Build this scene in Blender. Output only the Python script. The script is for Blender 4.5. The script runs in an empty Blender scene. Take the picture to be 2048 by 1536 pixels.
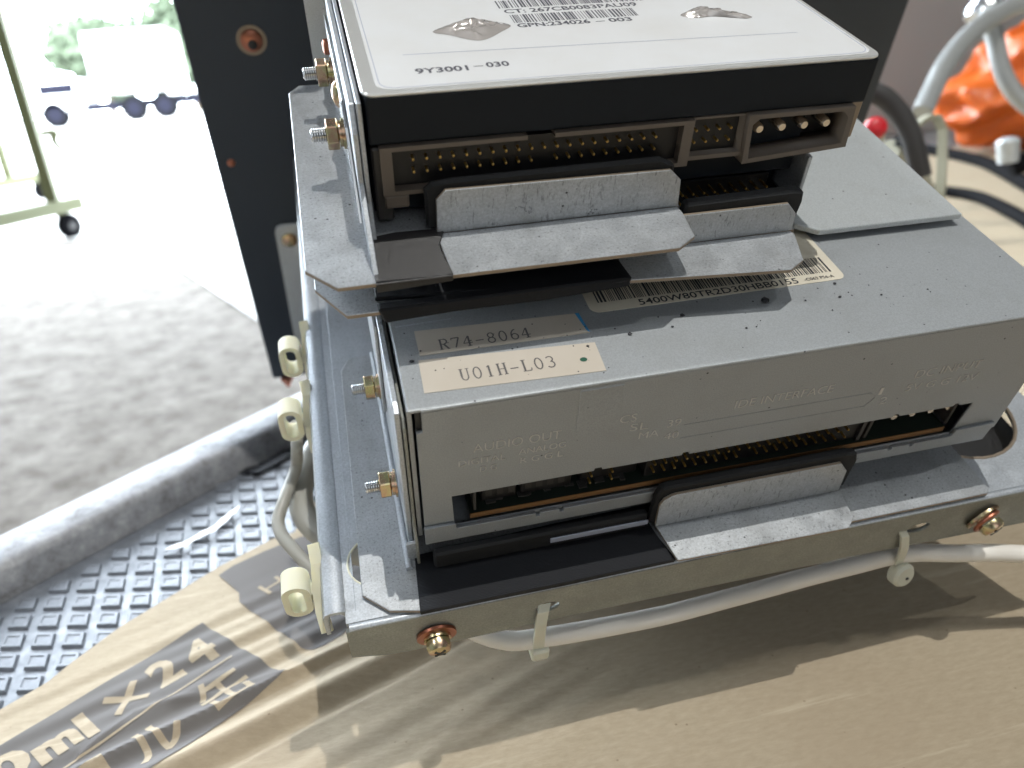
import bpy, bmesh, math, random
from mathutils import Vector, Matrix
random.seed(7)
SC = bpy.context.scene
COL = SC.collection
MM = 0.001
# The drives stand tilted towards the camera: O is their own frame (x right, y back, z up, in mm), W the place's frame.
Q = Matrix(((0.99987968, 0.0061073, 0.01425893), (0.0, 0.91923071, -0.39371932), (-0.01551181, 0.39367195, 0.91912011)))
OFF = Vector((0, 0, 401.767)) * MM
O2W = Matrix.Translation(OFF) @ Q.to_4x4()

# ---------------------------------------------------------------- camera
cam = bpy.data.cameras.new("camera")
co = bpy.data.objects.new("camera", cam)
COL.objects.link(co)
CR = Matrix(((0.97071057, 0.14861209, -0.18877352), (-0.23875826, 0.68419705, -0.68910731), (0.02674861, 0.71399499, 0.69963967)))
co.matrix_world = O2W @ Matrix.Translation(Vector((-6.983, -97.048, 101.931)) * MM) @ CR.to_4x4()
cam.sensor_fit = 'HORIZONTAL'
cam.sensor_width = 6.17
cam.lens = 6.17 * 1534.9 / 2048
cam.clip_start = 0.004
cam.clip_end = 400
cam.dof.use_dof = True
cam.dof.focus_distance = 0.165
cam.dof.aperture_fstop = 2.6
SC.camera = co

# ---------------------------------------------------------------- world, lights, exposure
w = bpy.data.worlds.new("World"); SC.world = w; w.use_nodes = True
bg = w.node_tree.nodes['Background']
bg.inputs[0].default_value = (0.80, 0.90, 1.0, 1)
bg.inputs[1].default_value = 21.0
SC.view_settings.view_transform = 'Standard'
SC.view_settings.look = 'None'
SC.view_settings.exposure = 0.17
SC.view_settings.gamma = 1
SC.cycles.use_denoising = True
SC.cycles.max_bounces = 8

def sun(d, strength, angle, color):
    L = bpy.data.lights.new("sun", 'SUN'); L.energy = strength; L.angle = angle; L.color = color
    o = bpy.data.objects.new("sun", L); COL.objects.link(o)
    o.rotation_euler = (-Vector(d)).to_track_quat('-Z', 'Y').to_euler()
    return o
SUN = Vector((-0.35, 0.25, 0.90)).normalized()
sun(SUN, 5.0, math.radians(0.5), (1, 0.97, 0.92))

def lamp(name, dirO, dist, size, power, color, target=(60, 0, -20)):
    L = bpy.data.lights.new(name, 'AREA'); L.shape = 'DISK'; L.size = size; L.energy = power; L.color = color
    o = bpy.data.objects.new(name, L); COL.objects.link(o)
    d = (Q @ Vector(dirO)).normalized()
    t = O2W @ (Vector(target) * MM)
    o.location = t + d * dist
    o.rotation_euler = (-d).to_track_quat('-Z', 'Y').to_euler()
lamp("ceiling_lamp", (0.10, 0.20, 1.0), 2.0, 0.012, 23, (1.0, 0.98, 0.93))
lamp("ceiling_lamp", (0.42, 0.06, 1.0), 2.1, 0.014, 4.5, (0.97, 1.0, 0.98))
lamp("ceiling_lamp", (-0.85, 0.12, 1.0), 2.3, 0.25, 8, (0.95, 0.98, 1.0))
lamp("added_front_fill", (0.10, -1.0, 1.15), 2.5, 1.7, 6.5, (0.93, 0.97, 1.0))  # added soft fill from behind the camera, not a real window

# ---------------------------------------------------------------- materials
def mat(name, color, rough=0.5, metal=0.0, spec=0.5, **k):
    m = bpy.data.materials.new(name); m.use_nodes = True
    b = m.node_tree.nodes['Principled BSDF']
    b.inputs['Base Color'].default_value = (*color, 1)
    b.inputs['Roughness'].default_value = rough
    b.inputs['Metallic'].default_value = metal
    b.inputs['Specular IOR Level'].default_value = spec
    for kk, v in k.items():
        b.inputs[kk.replace('_', ' ')].default_value = v
    return m
def nd(m, t, **k):
    n = m.node_tree.nodes.new(t)
    for kk, v in k.items(): setattr(n, kk, v)
    return n
def lk(m, a, b): m.node_tree.links.new(a, b)
def objco(m, scale=(1, 1, 1), rot=(0, 0, 0)):
    tc = nd(m, 'ShaderNodeTexCoord'); mp = nd(m, 'ShaderNodeMapping')
    mp.inputs['Scale'].default_value = scale; mp.inputs['Rotation'].default_value = rot
    lk(m, tc.outputs['Object'], mp.inputs['Vector']); return mp.outputs[0]
def noise(m, vec, scale, detail=3, rough=0.6):
    n = nd(m, 'ShaderNodeTexNoise'); n.inputs['Scale'].default_value = scale
    n.inputs['Detail'].default_value = detail; n.inputs['Roughness'].default_value = rough
    lk(m, vec, n.inputs['Vector']); return n.outputs['Fac']
def ramp(m, fac, stops):
    r = nd(m, 'ShaderNodeValToRGB'); e = r.color_ramp.elements
    while len(e) < len(stops): e.new(0.5)
    for i, (p, c) in enumerate(stops):
        e[i].position = p; e[i].color = (*c, 1) if len(c) == 3 else c
    lk(m, fac, r.inputs[0]); return r.outputs[0]
def mixc(m, fac, a, b, mode='MIX'):
    x = nd(m, 'ShaderNodeMix', data_type='RGBA', blend_type=mode)
    for s, v in ((x.inputs[0], fac), (x.inputs[6], a), (x.inputs[7], b)):
        if hasattr(v, 'is_linked'): lk(m, v, s)
        elif isinstance(v, tuple): s.default_value = (*v, 1) if len(v) == 3 else v
        else: s.default_value = v
    return x.outputs[2]
def bump(m, fac, strength, dist):
    b = nd(m, 'ShaderNodeBump'); b.inputs['Strength'].default_value = strength; b.inputs['Distance'].default_value = dist
    lk(m, fac, b.inputs['Height']); lk(m, b.outputs[0], m.node_tree.nodes['Principled BSDF'].inputs['Normal'])
def B(m): return m.node_tree.nodes['Principled BSDF']
G1 = (1, 1, 1)
def g(v): return (v, v, v)

def galvanised(name, base, rough=0.42, metal=0.75, dirt=0.35, specks=True):
    m = mat(name, base, rough, metal)
    v = objco(m)
    fine = noise(m, v, 2000, 3, 0.7)
    big = noise(m, v, 110, 6, 0.7)
    c = mixc(m, ramp(m, fine, [(0.3, g(0)), (0.7, G1)]), tuple(x * 0.76 for x in base), tuple(min(1, x * 1.16) for x in base))
    c = mixc(m, ramp(m, big, [(0.35, g(0)), (0.75, g(dirt))]), c, tuple(x * 0.62 for x in base))
    if specks:
        st = noise(m, objco(m, (1, 1, 0.22)), 1500, 3, 0.75)
        c = mixc(m, ramp(m, st, [(0.565, g(0)), (0.68, g(0.7))]), c, (0.13, 0.13, 0.13))
        v2 = nd(m, 'ShaderNodeTexVoronoi'); v2.inputs['Scale'].default_value = 380; lk(m, v, v2.inputs['Vector'])
        d2 = nd(m, 'ShaderNodeMath', operation='MULTIPLY'); lk(m, ramp(m, v2.outputs['Distance'], [(0.07, G1), (0.12, g(0))]), d2.inputs[0])
        lk(m, ramp(m, noise(m, v, 160, 2), [(0.52, g(0)), (0.58, G1)]), d2.inputs[1])
        c = mixc(m, d2.outputs[0], c, (0.03, 0.03, 0.03))
        sm = noise(m, objco(m, (1, 0.35, 1), (0, 0, 0.4)), 45, 5, 0.7)
        c = mixc(m, ramp(m, sm, [(0.52, g(0)), (0.66, g(0.45))]), c, tuple(x * 0.55 for x in (base[0], base[1] * 0.96, base[2] * 0.9)))
    lk(m, c, B(m).inputs['Base Color'])
    r = ramp(m, noise(m, v, 160, 6, 0.75), [(0.3, g(rough - 0.14)), (0.7, g(rough + 0.16))])
    lk(m, r, B(m).inputs['Roughness'])
    bump(m, fine, 0.12, 0.00012)
    return m
M = {}
M['galv'] = galvanised('galvanised_steel', (0.48, 0.50, 0.52), 0.38, 0.45, 0.45)
M['galv_clean'] = galvanised('zinc_plated_steel', (0.50, 0.53, 0.565), 0.40, 0.5, 0.35, False)
M['galv_dull'] = galvanised('dull_zinc_steel', (0.33, 0.34, 0.31), 0.55, 0.5, 0.6, False)
M['edge'] = mat('cut_steel_edge', (0.30, 0.24, 0.18), 0.45, 0.5)
def dirty_sheet(name, base, rough, metal):
    m = mat(name, base, rough, metal)
    v = objco(m)
    fine = noise(m, v, 3500, 1)
    c = mixc(m, ramp(m, fine, [(0.35, g(0)), (0.65, G1)]), tuple(x * 0.90 for x in base), tuple(min(1, x * 1.06) for x in base))
    grime = noise(m, v, 70, 5, 0.65)
    c = mixc(m, ramp(m, grime, [(0.5, g(0)), (0.8, g(0.35))]), c, tuple(x * 0.72 for x in (base[0], base[1] * 0.97, base[2] * 0.9)))
    vo = nd(m, 'ShaderNodeTexVoronoi'); vo.inputs['Scale'].default_value = 420; lk(m, v, vo.inputs['Vector'])
    pick = noise(m, v, 210, 1)
    dots = ramp(m, vo.outputs['Distance'], [(0.06, G1), (0.12, g(0))])
    sel = ramp(m, pick, [(0.56, g(0)), (0.62, G1)])
    mm = nd(m, 'ShaderNodeMath', operation='MULTIPLY'); lk(m, dots, mm.inputs[0]); lk(m, sel, mm.inputs[1])
    c = mixc(m, mm.outputs[0], c, (0.02, 0.02, 0.025))
    lk(m, c, B(m).inputs['Base Color'])
    bump(m, fine, 0.08, 0.0001)
    return m
M['drive_top'] = dirty_sheet('drive_cover_sheet', (0.385, 0.405, 0.42), 0.42, 0.35)
M['drive_front'] = dirty_sheet('drive_rear_panel_sheet', (0.335, 0.36, 0.385), 0.42, 0.35)
M['stamp'] = mat('stamping_glint_tone', (0.56, 0.56, 0.55), 0.3, 0.3)  # paler than the panel: glints on the embossed strokes painted into the colour
M['cover'] = dirty_sheet('pale_cover_plate', (0.60, 0.63, 0.64), 0.42, 0.45)
def black(name, c, rough, sc=3000, bs=0.15):
    m = mat(name, c, rough); v = objco(m); bump(m, noise(m, v, sc, 2), bs, 0.0001); return m
M['cast'] = black('black_painted_casting', (0.011, 0.0145, 0.020), 0.5)
B(M['cast']).inputs['Specular IOR Level'].default_value = 0.18
M['panel'] = black('black_textured_panel', (0.026, 0.036, 0.050), 0.50, 1500, 0.3)
def tape(name, c, rough, sheen):
    m = mat(name, c, rough); v = objco(m)
    wv = nd(m, 'ShaderNodeTexWave', wave_type='BANDS', bands_direction='Y'); wv.inputs['Scale'].default_value = 900; wv.inputs['Distortion'].default_value = 2.5
    wv.inputs['Detail'].default_value = 2; lk(m, v, wv.inputs['Vector'])
    lk(m, mixc(m, wv.outputs['Fac'], tuple(x * 0.7 for x in c), tuple(x * 1.35 for x in c)), B(m).inputs['Base Color'])
    bump(m, wv.outputs['Fac'], 0.5, 0.0001); B(m).inputs['Sheen Weight'].default_value = sheen; return m
M['tape'] = tape('black_acetate_tape', (0.005, 0.006, 0.009), 0.6, 0.0); B(M['tape']).inputs['Specular IOR Level'].default_value = 0.3
M['tape_shiny'] = tape('glossy_black_tape', (0.011, 0.0095, 0.0105), 0.42, 0.05)
M['foam'] = black('black_foam_rubber', (0.006, 0.007, 0.009), 0.75, 1800, 0.7)
M['plug'] = mat('brown_grey_nylon', (0.135, 0.112, 0.092), 0.5)
M['dark'] = mat('black_plastic', (0.010, 0.010, 0.011), 0.45)
M['dark_grey'] = mat('dark_grey_plastic', (0.035, 0.033, 0.032), 0.5)
M['pcb'] = mat('green_circuit_board', (0.004, 0.011, 0.007), 0.6)
M['pcb_edge'] = mat('circuit_board_edge', (0.17, 0.085, 0.028), 0.6)
M['gold'] = mat('gold_pin', (0.62, 0.40, 0.12), 0.3, 1.0)
M['tin'] = mat('tinned_pin', (0.80, 0.72, 0.62), 0.25, 1.0)
def passivated(name):
    m = mat(name, (0.6, 0.45, 0.2), 0.27, 1.0); v = objco(m)
    lk(m, ramp(m, noise(m, v, 330, 2), [(0.30, (0.55, 0.55, 0.28)), (0.45, (0.60, 0.50, 0.30)), (0.56, (0.58, 0.36, 0.26)), (0.7, (0.40, 0.46, 0.28))]), B(m).inputs['Base Color'])
    return m
M['brass'] = passivated('yellow_passivated_zinc')
M['copper'] = mat('red_passivated_washer', (0.42, 0.17, 0.11), 0.34, 1.0)
M['bright'] = mat('bright_aluminium', (0.72, 0.72, 0.70), 0.3, 0.45)
M['steel'] = mat('bright_steel', (0.62, 0.63, 0.64), 0.2, 1.0)
def paper(name, c, rough=0.55, gloss=0.0):
    m = mat(name, c, rough); v = objco(m)
    n1 = noise(m, v, 60, 4)
    lk(m, mixc(m, ramp(m, n1, [(0.35, g(0)), (0.75, g(0.5))]), c, (c[0] * 0.9, c[1] * 0.87, c[2] * 0.82)), B(m).inputs['Base Color'])
    B(m).inputs['Coat Weight'].default_value = gloss; B(m).inputs['Coat Roughness'].default_value = 0.25
    return m
M['white_label'] = paper('white_label_stock', (0.74, 0.75, 0.76), 0.5, 0.35)
M['cream_label'] = paper('cream_label_stock', (0.66, 0.61, 0.50), 0.55, 0.1)
M['beige_label'] = paper('beige_label_stock', (0.56, 0.505, 0.43), 0.6)
M['ink'] = mat('black_ink', (0.025, 0.025, 0.03), 0.6)
M['grey_ink'] = mat('grey_ink', (0.09, 0.09, 0.11), 0.6)
M['rule_ink'] = mat('faint_blue_ink', (0.35, 0.38, 0.48), 0.6)
M['serif_ink'] = mat('faded_stamp_ink', (0.13, 0.12, 0.12), 0.7)
M['green_ink'] = mat('dark_green_ink', (0.01, 0.09, 0.05), 0.6)
M['blue_ink'] = mat('blue_ink', (0.05, 0.28, 0.55), 0.6)
M['nylon'] = mat('cream_nylon', (0.74, 0.72, 0.56), 0.4, 0, 0.5, Subsurface_Weight=0.25, Subsurface_Radius=(0.003, 0.0025, 0.0015), Subsurface_Scale=0.6)
M['nylon_white'] = mat('natural_nylon', (0.62, 0.62, 0.52), 0.38, 0, 0.5, Subsurface_Weight=0.25, Subsurface_Radius=(0.003, 0.0025, 0.002), Subsurface_Scale=0.5)
M['white_cable'] = mat('white_vinyl', (0.80, 0.765, 0.70), 0.42)
M['grey_cable'] = mat('grey_vinyl', (0.36, 0.355, 0.32), 0.38)
M['dark_cable'] = mat('charcoal_vinyl', (0.045, 0.043, 0.042), 0.55, 0, 0.3)
M['black_cable'] = mat('black_rubber', (0.006, 0.006, 0.007), 0.75, 0, 0.05)
def cardboard():
    m = mat('brown_kraft_board', (0.42, 0.34, 0.235), 0.78, 0, 0.2); v = objco(m)
    # paper grain: short fibres plus faint bands from the flutes
    fib = noise(m, objco(m, (1, 3.0, 1), (0, 0, 0.36)), 260, 5, 0.7)
    big = noise(m, v, 16, 4)
    flute = nd(m, 'ShaderNodeTexWave', wave_type='BANDS', bands_direction='X'); flute.inputs['Scale'].default_value = 62
    flute.inputs['Distortion'].default_value = 1.2; lk(m, objco(m, (1, 1, 1), (0, 0, 1.22)), flute.inputs['Vector'])
    c = mixc(m, ramp(m, fib, [(0.3, g(0)), (0.7, G1)]), (0.33, 0.272, 0.190), (0.415, 0.345, 0.248))
    c = mixc(m, ramp(m, big, [(0.4, g(0)), (0.75, g(0.5))]), c, (0.335, 0.262, 0.182))
    fl = nd(m, 'ShaderNodeTexVoronoi'); fl.inputs['Scale'].default_value = 300; lk(m, v, fl.inputs['Vector'])
    fm = nd(m, 'ShaderNodeMath', operation='MULTIPLY'); lk(m, ramp(m, fl.outputs['Distance'], [(0.07, G1), (0.13, g(0))]), fm.inputs[0]); lk(m, ramp(m, noise(m, v, 90, 2), [(0.56, g(0)), (0.60, g(0.7))]), fm.inputs[1])
    c = mixc(m, fm.outputs[0], c, (0.17, 0.12, 0.075))
    scr = noise(m, objco(m, (0.25, 5.0, 1), (0, 0, -1.0)), 45, 4, 0.7)
    c = mixc(m, ramp(m, scr, [(0.60, g(0)), (0.72, g(0.5))]), c, (0.54, 0.46, 0.34))
    lk(m, c, B(m).inputs['Base Color'])
    ad = nd(m, 'ShaderNodeMath', operation='MULTIPLY_ADD'); lk(m, flute.outputs['Fac'], ad.inputs[0]); ad.inputs[1].default_value = 0.25; lk(m, fib, ad.inputs[2])
    bump(m, ad.outputs[0], 0.25, 0.0005)
    return m
M['board'] = cardboard()
M['print'] = paper('grey_print_on_board', (0.145, 0.135, 0.13), 0.8)
B(M['print']).inputs['Specular IOR Level'].default_value = 0.15
def rubber():
    m = mat('grey_rubber_mat', (0.20, 0.22, 0.25), 0.33, 0, 0.5); v = objco(m)
    n1 = noise(m, v, 140, 5, 0.7)
    lk(m, ramp(m, n1, [(0.3, (0.095, 0.108, 0.132)), (0.6, (0.165, 0.18, 0.205)), (0.78, (0.26, 0.27, 0.29))]), B(m).inputs['Base Color'])
    lk(m, ramp(m, noise(m, v, 300, 3), [(0.3, g(0.38)), (0.7, g(0.6))]), B(m).inputs['Roughness'])
    bump(m, noise(m, v, 700, 4), 0.35, 0.0004); return m
M['rubber'] = rubber()
def worn_metal():
    m = mat('worn_grey_paint', (0.35, 0.36, 0.38), 0.62, 0.0, 0.2); v = objco(m, (1, 1, 1))
    n1 = noise(m, objco(m, (1, 1, 1)), 90, 8, 0.8)
    lk(m, ramp(m, n1, [(0.34, (0.15, 0.14, 0.135)), (0.46, (0.28, 0.285, 0.30)), (0.56, (0.35, 0.355, 0.37)), (0.72, (0.55, 0.555, 0.56))]), B(m).inputs['Base Color'])
    bump(m, n1, 0.3, 0.0008); return m
M['rim'] = worn_metal()
def concrete(name, a, b, c, streak=True):
    m = mat(name, b, 0.9, 0, 0.08); v = objco(m)
    n1 = noise(m, objco(m, (1, 1, 1), (0, 0, 0.5)), 16, 10, 0.8)
    n2 = noise(m, objco(m, (0.8, 4.0, 1), (0, 0, -0.35)), 22, 8, 0.78)
    col = ramp(m, n1, [(0.36, a), (0.48, b), (0.62, c)])
    col = mixc(m, ramp(m, n2, [(0.54, g(0)), (0.64, g(0.6))]), col, tuple(x * 0.45 for x in b))
    col = mixc(m, ramp(m, noise(m, v, 22, 5, 0.7), [(0.62, g(0)), (0.72, g(0.55))]), col, tuple(min(1, x * 1.5) for x in c))
    lk(m, col, B(m).inputs['Base Color']); bump(m, n2, 0.35, 0.0012); return m
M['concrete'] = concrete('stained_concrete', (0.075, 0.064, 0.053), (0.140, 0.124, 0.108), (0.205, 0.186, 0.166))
M['olive'] = mat('olive_grey_paint', (0.085, 0.09, 0.035), 0.6)
M['white_paint'] = mat('white_paint', (0.8, 0.8, 0.8), 0.4)
M['truck_grey'] = mat('grey_chassis_paint', (0.012, 0.012, 0.018), 1.0, 0, 0.0)
M['tyre'] = mat('black_tyre_rubber', (0.008, 0.008, 0.009), 1.0, 0, 0.0)
M['leaf'] = mat('green_leaves', (0.085, 0.105, 0.070), 0.9, 0, 0.05)
M['bark'] = mat('tree_bark', (0.12, 0.09, 0.06), 0.8)
M['cabinet'] = black('warm_grey_paint', (0.34, 0.33, 0.32), 0.55, 300, 0.1)
M['orange'] = mat('orange_gloss_plastic', (0.62, 0.12, 0.012), 0.42, 0, 0.4, Subsurface_Weight=0.3, Subsurface_Radius=(0.02, 0.008, 0.002), Subsurface_Scale=0.8, Coat_Weight=0.15)
M['hose'] = mat('grey_glossy_hose', (0.40, 0.41, 0.40), 0.2, 0.35)
M['strap'] = mat('pale_olive_strap', (0.34, 0.33, 0.25), 0.45)
M['red'] = mat('red_plastic', (0.55, 0.012, 0.02), 0.4)
M['wall'] = mat('warehouse_paint', (0.20, 0.20, 0.20), 0.8)
M['roof'] = mat('warehouse_roof_sheet', (0.20, 0.20, 0.21), 0.7)
M['foil'] = mat('wrinkled_clear_film', (0.50, 0.465, 0.44), 0.15, 0.2, 0.8, Coat_Weight=0.8, Coat_Roughness=0.05)

# ---------------------------------------------------------------- helpers
def V(*a): return Vector(a)
class Thing:
    """a top-level thing; frame 'O' (drive frame) or 'W' (place frame); coordinates given in mm."""
    def __init__(s, name, base, label, cat, frame='O', group=None, mesh=None, kind=None, material=None):
        s.base = Vector(base); s.name = name
        s.o = bpy.data.objects.new(name, mesh)
        if mesh is not None and material: mesh.materials.append(material)
        COL.objects.link(s.o)
        s.o.matrix_world = (O2W if frame == 'O' else Matrix.Identity(4)) @ Matrix.Translation(s.base * MM)
        if kind: s.o['kind'] = kind
        if label: s.o['label'] = label
        if cat: s.o['category'] = cat
        if group: s.o['group'] = group
    def part(s, name, bm, material, parent=None, smooth=False, label=None, kind=None):
        isbm = isinstance(bm, bmesh.types.BMesh)
        if isbm and material is M.get('galv') and name in ('plate', 'pull_flange', 'pull_upstand'):
            k = 1 if name == 'pull_upstand' else 2
            bm.normal_update()
            for f in bm.faces:
                if abs(f.normal[k]) < 0.25: f.material_index = 1
        me = to_mesh(bm, s.base, name, smooth) if isbm else bm
        if material and not me.materials: me.materials.append(material)
        if material is M.get('galv'): me.materials.append(M['edge'])
        o = bpy.data.objects.new(name, me); COL.objects.link(o)
        o.parent = parent or s.o
        if label: o['label'] = label
        if kind: o['kind'] = kind
        return o
    def inst(s, name, me, pos, parent=None):
        o = bpy.data.objects.new(name, me); COL.objects.link(o); o.parent = parent or s.o
        o.location = (Vector(pos) - (s.base if parent is None or parent is s.o else s.base)) * MM
        return o
def to_mesh(bm, base, name, smooth=False):
    base = Vector(base)
    for v in bm.verts: v.co = (v.co - base) * MM
    bmesh.ops.recalc_face_normals(bm, faces=bm.faces)
    me = bpy.data.meshes.new(name); bm.to_mesh(me); bm.free()
    if smooth:
        me.polygons.foreach_set('use_smooth', [True] * len(me.polygons))
        try: me.set_sharp_from_angle(angle=math.radians(38))
        except Exception: pass
    return me
def single(name, bm, base, label, cat, material, frame='O', group=None, kind=None, smooth=False):
    me = to_mesh(bm, base, name, smooth)
    return Thing(name, base, label, cat, frame, group, me, kind, material)

def box(bm, x0, x1, y0, y1, z0, z1, bev=0.0, seg=1):
    r = bmesh.ops.create_cube(bm, size=1)
    for v in r['verts']:
        v.co = Vector((x0 + (v.co.x + .5) * (x1 - x0), y0 + (v.co.y + .5) * (y1 - y0), z0 + (v.co.z + .5) * (z1 - z0)))
    if bev:
        es = list({e for v in r['verts'] for e in v.link_edges})
        bmesh.ops.bevel(bm, geom=es, offset=bev, segments=seg, affect='EDGES', profile=0.5)
    return bm
def bbox(*a, **k): return box(bmesh.new(), *a, **k)
AX = {'z': lambda p, t: Vector((p[0], p[1], t)), 'y': lambda p, t: Vector((p[0], t, p[1])), 'x': lambda p, t: Vector((t, p[0], p[1]))}
def plate(bm, pts, ax, t0, t1, bev=0.12):
    f = AX[ax]
    a = [bm.verts.new(f(p, t0)) for p in pts]; b = [bm.verts.new(f(p, t1)) for p in pts]
    fs = [bm.faces.new(a), bm.faces.new(b[::-1])]
    n = len(pts)
    for i in range(n): fs.append(bm.faces.new((a[i], b[i], b[(i + 1) % n], a[(i + 1) % n])))
    bmesh.ops.recalc_face_normals(bm, faces=fs)
    if bev:
        es = [e for e in {e for f_ in fs for e in f_.edges} if len(e.link_faces) == 2 and e.calc_face_angle(0) > 0.9]
        bmesh.ops.bevel(bm, geom=es, offset=bev, segments=1, affect='EDGES', clamp_overlap=True)
    return bm
def bplate(*a, **k): return plate(bmesh.new(), *a, **k)
def circ(cx, cy, r, n=32, ry=None):
    return [(cx + r * math.cos(2 * math.pi * i / n), cy + (ry or r) * math.sin(2 * math.pi * i / n)) for i in range(n)]
def rrect(x0, x1, y0, y1, r, n=5):
    out = []
    for cx, cy, a in ((x1 - r, y1 - r, 0), (x0 + r, y1 - r, 90), (x0 + r, y0 + r, 180), (x1 - r, y0 + r, 270)):
        for i in range(n + 1):
            t = math.radians(a + 90 * i / n); out.append((cx + r * math.cos(t), cy + r * math.sin(t)))
    return out
def holed(outer, holes, ax, t0, t1):
    """flat sheet with holes, through a filled 2D curve."""
    cu = bpy.data.curves.new('sheet', 'CURVE'); cu.dimensions = '2D'; cu.fill_mode = 'BOTH'; cu.extrude = abs(t1 - t0) / 2
    for loop in [outer] + holes:
        sp = cu.splines.new('POLY'); sp.points.add(len(loop) - 1); sp.use_cyclic_u = True
        for p_, q_ in zip(sp.points, loop): p_.co = (q_[0], q_[1], 0, 1)
    o = bpy.data.objects.new('sheet', cu); COL.objects.link(o)
    me = bpy.data.meshes.new_from_object(o.evaluated_get(bpy.context.evaluated_depsgraph_get()))
    bpy.data.objects.remove(o); bpy.data.curves.remove(cu)
    bm = bmesh.new(); bm.from_mesh(me); bpy.data.meshes.remove(me)
    bmesh.ops.remove_doubles(bm, verts=bm.verts, dist=1e-4)
    f = AX[ax]; mid = (t0 + t1) / 2
    for v in bm.verts: v.co = f((v.co.x, v.co.y), mid + v.co.z)
    return bm
def tube(bm, pts, r, n=12, cap=True, radii=None, smooth_pts=True, sub=6):
    P = [Vector(p) for p in pts]
    if smooth_pts and len(P) > 2:
        out = []
        for i in range(len(P) - 1):
            p0 = P[max(i - 1, 0)]; p1 = P[i]; p2 = P[i + 1]; p3 = P[min(i + 2, len(P) - 1)]
            for k in range(sub):
                t = k / sub
                out.append(0.5 * ((2 * p1) + (-p0 + p2) * t + (2 * p0 - 5 * p1 + 4 * p2 - p3) * t * t + (-p0 + 3 * p1 - 3 * p2 + p3) * t ** 3))
        P = out + [P[-1]]
    rings = []; up = Vector((0.3, 0.2, 1)).normalized(); prev = None
    for i, p in enumerate(P):
        d = (P[min(i + 1, len(P) - 1)] - P[max(i - 1, 0)]).normalized()
        if prev is None: a = d.cross(up).normalized()
        else: a = (prev - d * prev.dot(d)).normalized()
        prev = a; b = d.cross(a)
        rr = radii[i * (len(radii) - 1) // max(1, len(P) - 1)] if radii else r
        rings.append([bm.verts.new(p + (a * math.cos(2 * math.pi * k / n) + b * math.sin(2 * math.pi * k / n)) * rr) for k in range(n)])
    for i in range(len(rings) - 1):
        for k in range(n): bm.faces.new((rings[i][k], rings[i][(k + 1) % n], rings[i + 1][(k + 1) % n], rings[i + 1][k]))
    if cap: bm.faces.new(rings[0][::-1]); bm.faces.new(rings[-1])
    return bm
def btube(*a, **k): return tube(bmesh.new(), *a, **k)
def ribbon(bm, pts, w, t, wdir):
    """a flat strap of width w along wdir following pts."""
    P = [Vector(p) for p in pts]; wd = Vector(wdir).normalized(); rows = []
    for i, p in enumerate(P):
        d = (P[min(i + 1, len(P) - 1)] - P[max(i - 1, 0)]).normalized(); nn = d.cross(wd).normalized()
        rows.append([bm.verts.new(p + wd * a * w / 2 + nn * b * t / 2) for a, b in ((-1, -1), (1, -1), (1, 1), (-1, 1))])
    for i in range(len(rows) - 1):
        for k in range(4): bm.faces.new((rows[i][k], rows[i][(k + 1) % 4], rows[i + 1][(k + 1) % 4], rows[i + 1][k]))
    bm.faces.new(rows[0][::-1]); bm.faces.new(rows[-1])
    return bm
def lathe(bm, prof, axis, centre, n=24):
    """prof: (distance along axis, radius)."""
    ax = Vector(axis).normalized(); a = ax.orthogonal().normalized(); b = ax.cross(a); c = Vector(centre)
    rings = [[bm.verts.new(c + ax * h + (a * math.cos(2 * math.pi * k / n) + b * math.sin(2 * math.pi * k / n)) * max(r, 0.001)) for k in range(n)] for h, r in prof]
    for i in range(len(rings) - 1):
        for k in range(n): bm.faces.new((rings[i][k], rings[i][(k + 1) % n], rings[i + 1][(k + 1) % n], rings[i + 1][k]))
    bm.faces.new(rings[0][::-1]); bm.faces.new(rings[-1])
    return bm
def text_bm(body, x0, x1, y0, y1, fn, bold=0.0, extrude=0.0, spacing=1.0):
    """the words fitted into the rectangle; fn maps (x, y, height) to a point."""
    cu = bpy.data.curves.new('words', 'FONT'); cu.body = body; cu.size = 1; cu.offset = bold; cu.extrude = extrude; cu.resolution_u = 3
    cu.space_character = spacing
    o = bpy.data.objects.new('words', cu); COL.objects.link(o)
    me = bpy.data.meshes.new_from_object(o.evaluated_get(bpy.context.evaluated_depsgraph_get()))
    bpy.data.objects.remove(o); bpy.data.curves.remove(cu)
    bm = bmesh.new(); bm.from_mesh(me); bpy.data.meshes.remove(me)
    if not bm.verts: return bm
    xs = [v.co.x for v in bm.verts]; ys = [v.co.y for v in bm.verts]
    ax, bx, ay, by = min(xs), max(xs), min(ys), max(ys)
    for v in bm.verts:
        v.co = fn(x0 + (v.co.x - ax) / (bx - ax) * (x1 - x0), y0 + (v.co.y - ay) / (by - ay) * (y1 - y0), v.co.z)
    return bm
def onz(z): return lambda x, y, h: Vector((x, y, z + h))
def ony(y0): return lambda x, z, h: Vector((x, y0 - h, z))
def barcode(x0, x1, y0, y1, z, seed, unit=0.16, slant=0.0):
    rnd = random.Random(seed); bm = bmesh.new(); x = x0
    while x < x1 - unit:
        wd = unit * rnd.choice((1, 1, 1, 2, 2, 3))
        vs = [bm.verts.new((xx + (yy - y0) * slant, yy, z)) for xx, yy in ((x, y0), (min(x + wd, x1), y0), (min(x + wd, x1), y1), (x, y1))]
        bm.faces.new(vs); x += wd + unit * rnd.choice((1, 1, 2, 2, 3))
    return bm
def sheet(poly, z): 
    bm = bmesh.new(); bm.faces.new([bm.verts.new((x, y, z)) for x, y in poly]); return bm

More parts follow.
